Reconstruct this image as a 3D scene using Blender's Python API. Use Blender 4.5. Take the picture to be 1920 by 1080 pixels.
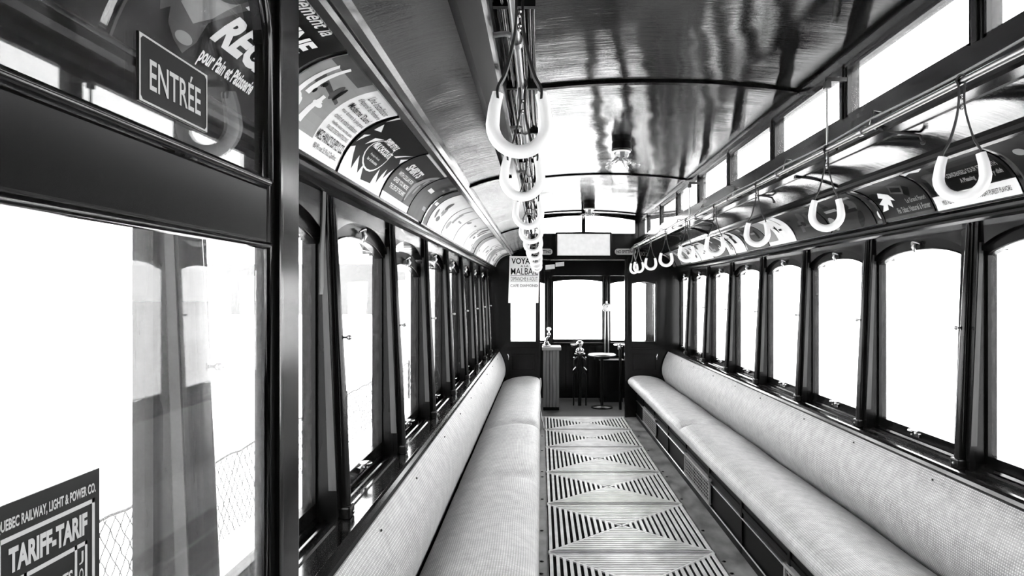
import bpy, bmesh, math, random
from mathutils import Vector, Matrix
random.seed(7)
PI = math.pi
C = bpy.context.scene.collection
for o in list(bpy.data.objects): bpy.data.objects.remove(o)

# ---------------------------------------------------------------- camera, sky, exposure
FPX = 1200.0
cam = bpy.data.cameras.new('camera')
cam.sensor_width = 36.0
cam.lens = 36.0 * FPX / 1920.0
cam.shift_x = -55 / 1920.0
cam.shift_y = 12 / 1920.0
cam.clip_start = 0.02
cam.clip_end = 500
camo = bpy.data.objects.new('camera', cam)
camo.location = (-0.495, 0, 1.44)
camo.rotation_euler = (PI / 2, 0, 0)
C.objects.link(camo)
bpy.context.scene.camera = camo
world = bpy.data.worlds.new('world')
bpy.context.scene.world = world
world.use_nodes = True
wb = world.node_tree.nodes['Background']
wb.inputs[0].default_value = (1, 1, 1, 1)
wb.inputs[1].default_value = 12.0
vs = bpy.context.scene.view_settings
vs.view_transform = 'Standard'
vs.look = 'None'
vs.exposure = 0.0
vs.gamma = 1.0
vs.use_curve_mapping = False

# ---------------------------------------------------------------- materials
def new_mat(name):
    m = bpy.data.materials.new(name)
    m.use_nodes = True
    nt = m.node_tree
    return m, nt, nt.nodes['Principled BSDF']

def N(nt, typ, **kw):
    n = nt.nodes.new(typ)
    for k, v in kw.items():
        setattr(n, k, v)
    return n

def basic(name, v, rough=0.5, metal=0.0, var=0.0, scale=8.0, stretch=(1, 1, 1), bump=0.0, bscale=None, spec=0.5, rvar=0.0):
    m, nt, p = new_mat(name)
    p.inputs['Base Color'].default_value = (v, v, v, 1)
    p.inputs['Roughness'].default_value = rough
    p.inputs['Metallic'].default_value = metal
    p.inputs['Specular IOR Level'].default_value = spec
    tc = N(nt, 'ShaderNodeTexCoord')
    mp = N(nt, 'ShaderNodeMapping')
    mp.inputs['Scale'].default_value = stretch
    nt.links.new(tc.outputs['Object'], mp.inputs['Vector'])
    no = N(nt, 'ShaderNodeTexNoise')
    no.inputs['Scale'].default_value = scale
    no.inputs['Detail'].default_value = 5
    nt.links.new(mp.outputs[0], no.inputs['Vector'])
    if var:
        mr = N(nt, 'ShaderNodeMapRange')
        mr.inputs['From Min'].default_value = 0.3
        mr.inputs['From Max'].default_value = 0.7
        mr.inputs['To Min'].default_value = v * (1 - var)
        mr.inputs['To Max'].default_value = v * (1 + var)
        nt.links.new(no.outputs['Fac'], mr.inputs['Value'])
        nt.links.new(mr.outputs[0], p.inputs['Base Color'])
    if rvar:
        mr = N(nt, 'ShaderNodeMapRange')
        mr.inputs['From Min'].default_value = 0.35
        mr.inputs['From Max'].default_value = 0.7
        mr.inputs['To Min'].default_value = rough
        mr.inputs['To Max'].default_value = rough + rvar
        nt.links.new(no.outputs['Fac'], mr.inputs['Value'])
        nt.links.new(mr.outputs[0], p.inputs['Roughness'])
    if bump:
        b = N(nt, 'ShaderNodeBump')
        b.inputs['Strength'].default_value = bump
        b.inputs['Distance'].default_value = 0.02
        nt.links.new(no.outputs['Fac'], b.inputs['Height'])
        nt.links.new(b.outputs[0], p.inputs['Normal'])
    return m

M = {}
M['wood'] = basic('dark_varnished_wood', 0.0035, 0.14, var=0.4, scale=5, stretch=(5, 5, 0.5), rvar=0.05, spec=0.28)
M['wood_h'] = basic('dark_varnished_wood_lengthwise', 0.0035, 0.12, var=0.4, scale=5, stretch=(5, 0.5, 5), rvar=0.05, spec=0.4)
M['wood_mid'] = basic('worn_grey_wood', 0.030, 0.5, var=0.3, scale=8, stretch=(5, 5, 0.5), spec=0.2)
M['sill'] = basic('glossy_varnished_sill', 0.004, 0.12, var=0.4, scale=3, stretch=(4, 0.4, 4), rvar=0.0, spec=1.0)
M['post'] = basic('dark_post_varnish', 0.003, 0.22, var=0.3, scale=5, stretch=(5, 5, 0.5), spec=0.10)
M['panel'] = basic('dark_bench_panel', 0.0015, 0.35, spec=0.05)
M['board'] = basic('pale_worn_boards', 0.12, 0.5, var=0.3, scale=8, stretch=(5, 5, 0.5))
M['black'] = basic('black_enamel', 0.002, 0.3, spec=0.3)
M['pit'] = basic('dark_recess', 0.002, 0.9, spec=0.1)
M['white'] = basic('white_enamel', 0.85, 0.3)
M['leather'] = basic('dark_leather', 0.012, 0.45, var=0.3, scale=30)
M['brass'] = basic('polished_brass', 0.55, 0.2, metal=1.0)
M['steel'] = basic('worn_steel', 0.35, 0.3, metal=1.0)
M['paper'] = basic('white_card', 0.7, 0.45, var=0.06, scale=20, spec=0.25)
M['paper2'] = basic('light_grey_card', 0.22, 0.45, spec=0.2, var=0.12, scale=14)
M['paper3'] = basic('mid_grey_card', 0.05, 0.45, spec=0.12, var=0.25, scale=14)
M['paper4'] = basic('dark_grey_card', 0.010, 0.4, spec=0.1, var=0.3, scale=14)
M['ink'] = basic('black_ink', 0.002, 0.45, spec=0.06)
M['rope'] = basic('pale_bell_rope', 0.22, 0.7)
M['floor'] = basic('grey_floor_boards', 0.17, 0.4, var=0.6, scale=7, stretch=(1.5, .8, 1), rvar=0.25)
M['slat'] = basic('worn_pale_slats', 0.62, 0.38, var=0.22, scale=9, rvar=0.2)
M['snow'] = basic('snow', 0.8, 0.8, bump=0.3, scale=1.2)
M['far'] = basic('pale_distant_wall', 0.125, 0.8)
M['fence'] = basic('galvanised_wire', 0.02, 0.6)
M['tin'] = basic('sign_paint', 0.003, 0.4, spec=0.15)
M['signwhite'] = basic('sign_lettering', 0.35, 0.4)

def ceiling_mat():
    m, nt, p = new_mat('glossy_varnished_ceiling')
    p.inputs['Base Color'].default_value = (0.003, 0.003, 0.003, 1)
    p.inputs['Roughness'].default_value = 0.03
    p.inputs['Specular IOR Level'].default_value = 0.95
    tc = N(nt, 'ShaderNodeTexCoord')
    mp = N(nt, 'ShaderNodeMapping'); mp.inputs['Scale'].default_value = (1.2, 9, 1)
    nt.links.new(tc.outputs['Object'], mp.inputs['Vector'])
    n1 = N(nt, 'ShaderNodeTexNoise'); n1.inputs['Scale'].default_value = 6; n1.inputs['Detail'].default_value = 6
    n1.inputs['Roughness'].default_value = 0.65
    nt.links.new(mp.outputs[0], n1.inputs['Vector'])
    n2 = N(nt, 'ShaderNodeTexNoise'); n2.inputs['Scale'].default_value = 3.2; n2.inputs['Detail'].default_value = 1
    nt.links.new(tc.outputs['Object'], n2.inputs['Vector'])
    b1 = N(nt, 'ShaderNodeBump'); b1.inputs['Strength'].default_value = 0.11; b1.inputs['Distance'].default_value = 0.01
    b2 = N(nt, 'ShaderNodeBump'); b2.inputs['Strength'].default_value = 0.13; b2.inputs['Distance'].default_value = 0.05
    nt.links.new(n2.outputs['Fac'], b2.inputs['Height'])
    nt.links.new(n1.outputs['Fac'], b1.inputs['Height'])
    nt.links.new(b2.outputs[0], b1.inputs['Normal'])
    nt.links.new(b1.outputs[0], p.inputs['Normal'])
    return m
M['ceiling'] = ceiling_mat()

def rattan_mat():
    m, nt, p = new_mat('woven_rattan')
    p.inputs['Roughness'].default_value = 0.42
    p.inputs['Specular IOR Level'].default_value = 0.9
    tc = N(nt, 'ShaderNodeTexCoord')
    mp = N(nt, 'ShaderNodeMapping'); mp.inputs['Scale'].default_value = (1, 1, 1)
    nt.links.new(tc.outputs['UV'], mp.inputs['Vector'])
    w1 = N(nt, 'ShaderNodeTexWave', bands_direction='X'); w1.inputs['Scale'].default_value = 34
    w2 = N(nt, 'ShaderNodeTexWave', bands_direction='Y'); w2.inputs['Scale'].default_value = 34
    for w in (w1, w2):
        w.inputs['Distortion'].default_value = 0.25
        nt.links.new(mp.outputs[0], w.inputs['Vector'])
    mul = N(nt, 'ShaderNodeMath', operation='MULTIPLY')
    nt.links.new(w1.outputs['Fac'], mul.inputs[0]); nt.links.new(w2.outputs['Fac'], mul.inputs[1])
    no = N(nt, 'ShaderNodeTexNoise'); no.inputs['Scale'].default_value = 16; no.inputs['Detail'].default_value = 9; no.inputs['Roughness'].default_value = 0.75
    nt.links.new(mp.outputs[0], no.inputs['Vector'])
    st = N(nt, 'ShaderNodeMapping'); st.inputs['Scale'].default_value = (40, 3, 1)
    nt.links.new(tc.outputs['UV'], st.inputs['Vector'])
    ns = N(nt, 'ShaderNodeTexNoise'); ns.inputs['Scale'].default_value = 1.5; ns.inputs['Detail'].default_value = 3
    nt.links.new(st.outputs[0], ns.inputs['Vector'])
    add = N(nt, 'ShaderNodeMath', operation='MULTIPLY_ADD')
    nt.links.new(no.outputs['Fac'], add.inputs[0]); add.inputs[1].default_value = 1.5
    sc = N(nt, 'ShaderNodeMath', operation='MULTIPLY'); sc.inputs[1].default_value = 0.35
    nt.links.new(ns.outputs['Fac'], sc.inputs[0]); nt.links.new(sc.outputs[0], add.inputs[2])
    mr = N(nt, 'ShaderNodeMapRange')
    mr.inputs['From Min'].default_value = 0.55; mr.inputs['From Max'].default_value = 1.3
    mr.inputs['To Min'].default_value = 0.58; mr.inputs['To Max'].default_value = 1.36
    nt.links.new(add.outputs[0], mr.inputs['Value'])
    mr2 = N(nt, 'ShaderNodeMapRange')
    mr2.inputs['To Min'].default_value = 0.20; mr2.inputs['To Max'].default_value = 0.52
    nt.links.new(mul.outputs[0], mr2.inputs['Value'])
    m3 = N(nt, 'ShaderNodeMath', operation='MULTIPLY')
    nt.links.new(mr.outputs[0], m3.inputs[0]); nt.links.new(mr2.outputs[0], m3.inputs[1])
    nt.links.new(m3.outputs[0], p.inputs['Base Color'])
    b = N(nt, 'ShaderNodeBump'); b.inputs['Strength'].default_value = 0.4; b.inputs['Distance'].default_value = 0.003
    nt.links.new(mul.outputs[0], b.inputs['Height'])
    nt.links.new(b.outputs[0], p.inputs['Normal'])
    return m
M['rattan'] = rattan_mat()

def glass_mat(name, haze, f0=0.06):
    m = bpy.data.materials.new(name); m.use_nodes = True
    nt = m.node_tree; nt.nodes.clear()
    out = N(nt, 'ShaderNodeOutputMaterial')
    tr = N(nt, 'ShaderNodeBsdfTransparent'); tr.inputs[0].default_value = (0.97, 0.97, 0.97, 1)
    gl = N(nt, 'ShaderNodeBsdfGlossy'); gl.inputs['Roughness'].default_value = 0.015
    di = N(nt, 'ShaderNodeBsdfTranslucent'); di.inputs[0].default_value = (0.8, 0.8, 0.8, 1)
    lw = N(nt, 'ShaderNodeLayerWeight'); lw.inputs['Blend'].default_value = 0.5
    pw = N(nt, 'ShaderNodeMath', operation='POWER'); pw.inputs[1].default_value = 5
    nt.links.new(lw.outputs['Facing'], pw.inputs[0])
    ma = N(nt, 'ShaderNodeMath', operation='MULTIPLY_ADD')
    nt.links.new(pw.outputs[0], ma.inputs[0]); ma.inputs[1].default_value = 1 - f0; ma.inputs[2].default_value = f0
    mx = N(nt, 'ShaderNodeMixShader'); nt.links.new(ma.outputs[0], mx.inputs[0])
    mh = N(nt, 'ShaderNodeMixShader')
    tc = N(nt, 'ShaderNodeTexCoord')
    no = N(nt, 'ShaderNodeTexNoise'); no.inputs['Scale'].default_value = 5; no.inputs['Detail'].default_value = 5
    nt.links.new(tc.outputs['Object'], no.inputs['Vector'])
    mh2 = N(nt, 'ShaderNodeMath', operation='MULTIPLY'); mh2.inputs[1].default_value = haze * 2
    nt.links.new(no.outputs['Fac'], mh2.inputs[0]); nt.links.new(mh2.outputs[0], mh.inputs[0])
    nt.links.new(tr.outputs[0], mh.inputs[1]); nt.links.new(di.outputs[0], mh.inputs[2])
    nt.links.new(mh.outputs[0], mx.inputs[1]); nt.links.new(gl.outputs[0], mx.inputs[2])
    nt.links.new(mx.outputs[0], out.inputs[0])
    return m
M['glass'] = glass_mat('window_glass', 0.004)
M['dusty'] = glass_mat('dusty_partition_glass', 0.014, 0.018)
M['clean'] = glass_mat('partition_glass', 0.003, 0.05)
M['bulb'] = glass_mat('clear_bulb_glass', 0.02, 0.14)

# ---------------------------------------------------------------- mesh builder
class MB:
    def __init__(s): s.v = []; s.f = []; s.uv = {}; s.sm = []
    def add(s, vs, fs, smooth=False, uvs=None):
        b = len(s.v); s.v += [tuple(p) for p in vs]
        for i, f in enumerate(fs):
            s.f.append([b + j for j in f]); s.sm.append(smooth)
            if uvs: s.uv[len(s.f) - 1] = [uvs[j] for j in f]
        return s
    def box(s, x0, x1, y0, y1, z0, z1, bev=0.0):
        x0, x1 = min(x0, x1), max(x0, x1); y0, y1 = min(y0, y1), max(y0, y1); z0, z1 = min(z0, z1), max(z0, z1)
        if bev > 0:
            bm = bmesh.new(); bmesh.ops.create_cube(bm, size=1)
            bmesh.ops.scale(bm, vec=(x1 - x0, y1 - y0, z1 - z0), verts=bm.verts)
            bmesh.ops.translate(bm, vec=((x0 + x1) / 2, (y0 + y1) / 2, (z0 + z1) / 2), verts=bm.verts)
            bmesh.ops.bevel(bm, geom=bm.edges[:], offset=bev, segments=2, affect='EDGES', profile=0.6)
            bm.verts.index_update()
            s.add([v.co for v in bm.verts], [[v.index for v in f.verts] for f in bm.faces]); bm.free(); return s
        v = [(x0, y0, z0), (x1, y0, z0), (x1, y1, z0), (x0, y1, z0), (x0, y0, z1), (x1, y0, z1), (x1, y1, z1), (x0, y1, z1)]
        return s.add(v, [(0, 3, 2, 1), (4, 5, 6, 7), (0, 1, 5, 4), (1, 2, 6, 5), (2, 3, 7, 6), (3, 0, 4, 7)])
    def prism(s, prof, y0, y1, smooth=False, closed=True, caps=True):
        # profile in (x, z) swept along y
        n = len(prof)
        v = [(x, y0, z) for x, z in prof] + [(x, y1, z) for x, z in prof]
        rng = range(n if closed else n - 1)
        f = [(i, (i + 1) % n, n + (i + 1) % n, n + i) for i in rng]
        s.add(v, f, smooth)
        if closed and caps: s.add(v, [list(range(n))[::-1], list(range(n, 2 * n))])
        return s
    def tube(s, pts, r, seg=8, caps=True, closed=False):
        pts = [Vector(p) for p in pts]; n = len(pts)
        rs = r if isinstance(r, (list, tuple)) else [r] * n
        up = None; rings = []
        for i, p in enumerate(pts):
            a = pts[i - 1] if (i > 0 or closed) else pts[i]
            b = pts[(i + 1) % n] if (i < n - 1 or closed) else pts[i]
            t = (b - a).normalized()
            if up is None:
                up = Vector((0, 0, 1)) if abs(t.z) < 0.9 else Vector((1, 0, 0))
            up = (up - t * up.dot(t)).normalized()
            sd = t.cross(up)
            rings.append([p + (up * math.cos(k * 2 * PI / seg) + sd * math.sin(k * 2 * PI / seg)) * rs[i] for k in range(seg)])
        v = [q for rg in rings for q in rg]; f = []
        for i in range(n if closed else n - 1):
            j = (i + 1) % n
            for k in range(seg):
                f.append((i * seg + k, i * seg + (k + 1) % seg, j * seg + (k + 1) % seg, j * seg + k))
        s.add(v, f, True)
        if caps and not closed: s.add(v, [list(range(seg))[::-1], list(range((n - 1) * seg, n * seg))])
        return s
    def band(s, pts, w, t, side):
        # flat leather band: pts path, side = width direction
        pts = [Vector(p) for p in pts]; n = len(pts); sd = Vector(side).normalized(); v = []; f = []
        for i, p in enumerate(pts):
            a = pts[max(i - 1, 0)]; b = pts[min(i + 1, n - 1)]
            d = (b - a).normalized(); nn = d.cross(sd).normalized()
            for (q, e) in ((1, 1), (1, -1), (-1, -1), (-1, 1)):
                v.append(p + sd * w / 2 * q + nn * t / 2 * e)
        for i in range(n - 1):
            for k in range(4):
                f.append((i * 4 + k, i * 4 + (k + 1) % 4, i * 4 + 4 + (k + 1) % 4, i * 4 + 4 + k))
        f += [(0, 1, 2, 3), (n * 4 - 1, n * 4 - 2, n * 4 - 3, n * 4 - 4)]
        return s.add(v, f)
    def lathe(s, prof, c, axis='z', seg=20, smooth=True):
        v = []; f = []; n = len(prof)
        for i, (r, h) in enumerate(prof):
            for k in range(seg):
                a = 2 * PI * k / seg; x, y, z = r * math.cos(a), r * math.sin(a), h
                if axis == 'x': x, y, z = h, x, y
                if axis == 'y': x, y, z = x, h, y
                v.append((c[0] + x, c[1] + y, c[2] + z))
        for i in range(n - 1):
            for k in range(seg):
                f.append((i * seg + k, i * seg + (k + 1) % seg, (i + 1) * seg + (k + 1) % seg, (i + 1) * seg + k))
        f.append(list(range(seg))[::-1]); f.append(list(range((n - 1) * seg, n * seg)))
        return s.add(v, f, smooth)
    def ball(s, c, r, seg=12):
        pr = [(max(1e-4, r * math.sin(PI * i / 8)), -r * math.cos(PI * i / 8)) for i in range(9)]
        return s.lathe(pr, c, seg=seg)
    def build(s, name, mat, parent=None, origin=None):
        me = bpy.data.meshes.new(name)
        if origin is None:
            origin = (0, 0, 0)
        me.from_pydata([(x - origin[0], y - origin[1], z - origin[2]) for x, y, z in s.v], [], s.f)
        me.polygons.foreach_set('use_smooth', s.sm)
        if s.uv:
            ul = me.uv_layers.new(name='UVMap')
            for p in me.polygons:
                u = s.uv.get(p.index)
                if u:
                    for li, q in zip(p.loop_indices, u): ul.data[li].uv = q
        bm = bmesh.new(); bm.from_mesh(me); bmesh.ops.recalc_face_normals(bm, faces=bm.faces); bm.to_mesh(me); bm.free()
        me.materials.append(mat)
        o = bpy.data.objects.new(name, me)
        C.objects.link(o)
        if parent is not None:
            o.parent = parent
            pl = parent
            off = Vector((0, 0, 0))
            while pl is not None:
                off += Vector(pl.location); pl = pl.parent
            o.location = Vector(origin) - off
        else:
            o.location = origin
        return o

def tag(o, label=None, cat=None, group=None, kind=None):
    if label: o['label'] = label
    if cat: o['category'] = cat
    if group: o['group'] = group
    if kind: o['kind'] = kind
    return o

def empty(name, loc, label=None, cat=None, group=None, kind=None):
    o = bpy.data.objects.new(name, None); C.objects.link(o); o.location = loc
    o.empty_display_size = 0.05
    return tag(o, label, cat, group, kind)

def copy_tree(o, parent=None):
    c = o.copy(); C.objects.link(c); c.parent = parent
    for ch in list(o.children): copy_tree(ch, c)
    return c

# ---------------------------------------------------------------- text as mesh
_tc = {}
def text_mesh(body, bold=0.02, shear=0.0):
    key = (body, bold, shear)
    if key in _tc: return _tc[key]
    cu = bpy.data.curves.new('t', 'FONT'); cu.body = body; cu.offset = bold; cu.shear = shear
    cu.resolution_u = 3; cu.fill_mode = 'FRONT'
    ob = bpy.data.objects.new('t', cu); C.objects.link(ob)
    bpy.context.view_layer.update()
    dg = bpy.context.evaluated_depsgraph_get()
    me = bpy.data.meshes.new_from_object(ob.evaluated_get(dg))
    vs_ = [(v.co.x, v.co.y) for v in me.vertices]; fs_ = [list(p.vertices) for p in me.polygons]
    bpy.data.objects.remove(ob); bpy.data.curves.remove(cu); bpy.data.meshes.remove(me)
    x0 = min(v[0] for v in vs_); x1 = max(v[0] for v in vs_); y0 = min(v[1] for v in vs_); y1 = max(v[1] for v in vs_)
    r = ([((x - x0) / (x1 - x0), (y - y0) / max(y1 - y0, 1e-6)) for x, y in vs_], fs_)
    _tc[key] = r
    return r

def ink_text(mb, body, box, fn, bold=0.02, shear=0.0, cuts=None):
    v, f = text_mesh(body, bold, shear)
    s0, s1, t0, t1 = box
    flat([(s0 + a * (s1 - s0), t0 + b * (t1 - t0)) for a, b in v], f, mb, fn, cuts)

def flat(vs_, fs_, mb, fn, cuts=None):
    bm = bmesh.new(); vv = [bm.verts.new((a, b, 0)) for a, b in vs_]
    for f in fs_:
        try: bm.faces.new([vv[i] for i in f])
        except ValueError: pass
    if cuts:
        for c in cuts:
            bmesh.ops.bisect_plane(bm, geom=bm.verts[:] + bm.edges[:] + bm.faces[:], plane_co=(0, c, 0), plane_no=(0, 1, 0))
    bm.verts.index_update()
    mb.add([fn(v.co.x, v.co.y) for v in bm.verts], [[v.index for v in f.verts] for f in bm.faces])
    bm.free()

def poly(mb, pts, fn, cuts=None):
    flat(pts, [list(range(len(pts)))], mb, fn, cuts)

# ---------------------------------------------------------------- setting: floor, outside
Y0, YE = -1.6, 7.5            # back of the car and front bulkhead
mb = MB(); mb.box(-1.14, 1.14, Y0, YE + 0.06, -0.06, 0)
floor = tag(mb.build('floor', M['floor']), kind='structure')
mb = MB(); mb.box(-1.14, 1.14, YE + 0.061, 8.96, -0.06, -0.002); mb.build('cab_floor', M['wood_mid'], floor)
mb = MB()
for sx in (-1, 1):
    for yb in [2.7, 3.3, 3.45, 3.9, 4.5, 5.05, 5.2, 5.9, 6.5]:
        mb.lathe([(0.011, 0), (0.011, 0.003), (0.006, 0.005)], (sx * 0.49 + 0.004 * math.sin(yb * 9), yb, 0), seg=8)
mb.build('floor_bolts', M['black'], floor)['kind'] = 'stuff'
mb = MB(); mb.box(-160, 160, -60, 220, -1.1, -1.0)
g = tag(mb.build('snow_ground', M['snow']), kind='structure')
mb = MB(); mb.box(-160, -18.5, 77, 85, -1.0, 5.1)
tag(mb.build('distant_building', M['far']), 'pale long low building far off across the snow', 'building')
# outside fence of wire mesh on the left
fe = empty('wire_fence', (-3.6, 0, -1.0), 'pale wire mesh fence on the snow outside the left windows', 'fence')
mb = MB()
for k in range(13):
    yy = -1 + k * 1.6
    mb.tube([(-3.6, yy, -1.0), (-3.6, yy, -0.10)], 0.02, 6)
mb.build('fence_posts', M['fence'], fe)['kind'] = 'stuff'
mb = MB(); pts = [(-3.6, -1 + i * 0.2, -0.16 + 0.012 * math.sin(i * 2.1)) for i in range(97)]
mb.tube(pts, 0.012, 5); mb.build('top_wire', M['fence'], fe)
mb = MB()
for k in range(170):
    for sg in (-1, 1):
        yb = -1 + k * 0.11
        n = 10; P = [(-3.6, yb + sg * (i / n) * 0.5 + 0.01 * math.sin(i * 3.1 + k), -0.95 + 0.78 * i / n) for i in range(n + 1)]
        mb.tube(P, 0.005, 3, caps=False)
mb.build('wire_mesh', M['fence'], fe)['kind'] = 'stuff'

# ---------------------------------------------------------------- roof shell
def cove(t, off=0.0):
    # advertising cove: t=0 bottom outside, t=1 top inside; returns (u, z)
    u = 1.03 - 0.19 * t; z = 1.753 + 0.152 * t
    sag = 0.042 * 4 * t * (1 - t)
    nx, nz = 0.625, 0.781
    return u + nx * (sag - off), z + nz * (sag - off)

def side_profile():
    p = [(1.14, 1.70), (1.045, 1.70), (1.045, 1.745)]
    p += [cove(i / 12) for i in range(13)]
    return p
CL_BOT, CL_TOP, CEIL_E, CROWN = 2.10, 2.29, 2.335, 2.382
cv = []
for side in (-1, 1):
    nm = 'left' if side < 0 else 'right'
    # cove and lower deck (the low side ceiling)
    mb = MB()
    inner = [cove(i / 14) for i in range(15)]
    deck = [(0.84 - (0.84 - 0.625) * i / 8, 1.905 + 0.055 * math.sin(i / 8 * PI / 2)) for i in range(1, 9)]
    prof = inner + deck
    full = [(side * u, z) for u, z in prof] + [(side * 0.66, 2.06), (side * 1.16, 2.0), (side * 1.16, 1.75)]
    mb.prism(full, Y0, YE)
    o = mb.build('ceiling_lower_deck', M['ceiling']); tag(o, kind='structure')
    for q in o.data.polygons: q.use_smooth = len(q.vertices) == 4 and q.normal.z < -0.2
    # moulded cornice below the cards with its bright bead
    mb = MB()
    pr = [(1.115, 1.700), (1.05, 1.700), (1.036, 1.708), (1.030, 1.716), (1.036, 1.724), (1.026, 1.728), (1.026, 1.738), (1.034, 1.742), (1.022, 1.748), (1.030, 1.757), (1.115, 1.76)]
    mb.prism([(side * a, b) for a, b in pr], Y0, YE)
    tag(mb.build('trim_1' if side < 0 else 'trim_2', M['wood_h']), kind='structure')
    # bead between cove and lower deck
    mb = MB()
    pr = [(0.868, 1.902), (0.852, 1.888), (0.838, 1.893), (0.832, 1.901), (0.822, 1.898), (0.812, 1.908), (0.80, 1.925), (0.86, 1.93)]
    mb.prism([(side * a, b) for a, b in pr], Y0, YE)
    tag(mb.build('trim_3' if side < 0 else 'trim_4', M['wood_h']), kind='structure')
    # clerestory sill mouldings
    mb = MB()
    pr = [(0.645, 1.958), (0.602, 1.962), (0.594, 1.970), (0.594, 1.984), (0.604, 1.990), (0.604, 2.006), (0.612, 2.010), (0.612, 2.034),
          (0.622, 2.040), (0.622, 2.062), (0.634, 2.070), (0.634, 2.085), (0.642, 2.090), (0.642, CL_BOT), (0.70, CL_BOT), (0.70, 1.958)]
    mb.prism([(side * a, b) for a, b in pr], Y0, YE)
    tag(mb.build('trim_5' if side < 0 else 'trim_6', M['wood_h']), kind='structure')
    # clerestory top rail
    mb = MB(); mb.box(side * 0.644, side * 0.70, Y0, YE, CL_TOP, CEIL_E + 0.03)
    mb.box(side * 0.636, side * 0.645, Y0, YE, CL_TOP + 0.012, CL_TOP + 0.03)
    tag(mb.build('trim_7' if side < 0 else 'trim_8', M['wood_h']), kind='structure')

# upper ceiling
mb = MB()
n = 24; top = []
for i in range(n + 1):
    u = -0.66 + 1.32 * i / n
    top.append((u, CEIL_E + (CROWN - CEIL_E) * (1 - (abs(u) / 0.66) ** 2)))
prof = top + [(0.70, CEIL_E), (0.70, 2.5), (-0.70, 2.5), (-0.70, CEIL_E)]
mb.prism(prof, Y0, YE + 0.02, smooth=False)
ce = mb.build('ceiling', M['ceiling']); tag(ce, kind='structure')
for p in ce.data.polygons:
    if p.normal.z < -0.5: p.use_smooth = True

def ceil_z(u): return CEIL_E + (CROWN - CEIL_E) * (1 - (abs(u) / 0.66) ** 2)
# carlines: thin dark hoops across the ceiling
for yy in (0.5, 2.83, 5.0, 7.2):
    mb = MB(); P = [(-0.64 + 1.28 * i / 24, yy, ceil_z(-0.64 + 1.28 * i / 24) - 0.004) for i in range(25)]
    mb.band(P, 0.03, 0.012, (0, 1, 0))
    for s in (-1, 1):
        Q = [(s * u, yy, z - 0.004) for u, z in deck[::-1]] + [(s * cove(i / 8, 0.003)[0], yy, cove(i / 8, 0.003)[1]) for i in range(8, -1, -1)]
        mb.band(Q, 0.022, 0.008, (0, 1, 0))
    tag(mb.build('trim_9', M['wood_h']), kind='structure')

# clerestory windows: posts + panes
def clerestory(side, ys, wn):
    n = wn
    for i in range(len(ys) - 1):
        a, b = ys[i], ys[i + 1] - 0.045
        w = empty('window_%d' % n, (side * 0.66, (a + b) / 2, CL_BOT), kind='structure')
        mb = MB()
        mb.box(side * 0.648, side * 0.675, a, a + 0.012, CL_BOT, CL_TOP)
        mb.box(side * 0.648, side * 0.675, b - 0.012, b, CL_BOT, CL_TOP)
        mb.box(side * 0.648, side * 0.675, a, b, CL_BOT, CL_BOT + 0.012)
        mb.box(side * 0.648, side * 0.675, a, b, CL_TOP - 0.012, CL_TOP)
        mb.build('window_frame', M['wood'], w)
        mb = MB(); mb.box(side * 0.660, side * 0.663, a + 0.012, b - 0.012, CL_BOT + 0.012, CL_TOP - 0.012)
        mb.build('pane', M['glass'], w)
        n += 1
        mb = MB(); mb.box(side * 0.644, side * 0.70, b, b + 0.045, CL_BOT, CL_TOP, 0.004)
        mb.box(side * 0.638, side * 0.65, b + 0.012, b + 0.033, CL_BOT, CL_TOP + 0.03, 0.003)
        tag(mb.build('trim_10', M['wood']), kind='structure')
    return n
cys = [1.70 + 0.745 * k for k in range(-5, 8)] + [7.53]
wn = clerestory(1, cys, 1)
wn = clerestory(-1, cys, wn)

# ---------------------------------------------------------------- side walls: posts, arches, sashes
def arch(y, yc, hw, zs, rise): 
    t = min(1, abs(y - yc) / hw)
    return zs + rise * (1 - t ** 2.6)

def arched_frame(mb, side, x0, x1, yc, outer_hw, zb, inner_hw, izb, iz_s, i_rise, otop):
    # frame in the plane x, hole with an arched head; otop(y) gives the outer top
    n = 16
    def strip(ya, yb, f0, f1, m=1):
        for i in range(m):
            a = ya + (yb - ya) * i / m; b = ya + (yb - ya) * (i + 1) / m
            v = []
            for x in (x0, x1):
                v += [(x, a, f0(a)), (x, b, f0(b)), (x, b, f1(b)), (x, a, f1(a))]
            mb.add(v, [(0, 1, 2, 3), (7, 6, 5, 4), (0, 4, 5, 1), (3, 2, 6, 7)] + ([(0, 3, 7, 4)] if i == 0 else []) + ([(1, 5, 6, 2)] if i == m - 1 else []))
    strip(yc - outer_hw, yc - inner_hw, lambda y: zb, otop)
    strip(yc + inner_hw, yc + outer_hw, lambda y: zb, otop)
    if izb > zb: strip(yc - inner_hw, yc + inner_hw, lambda y: zb, lambda y: izb)
    strip(yc - inner_hw, yc + inner_hw, lambda y: arch(y, yc, inner_hw, iz_s, i_rise), otop, n)

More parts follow.
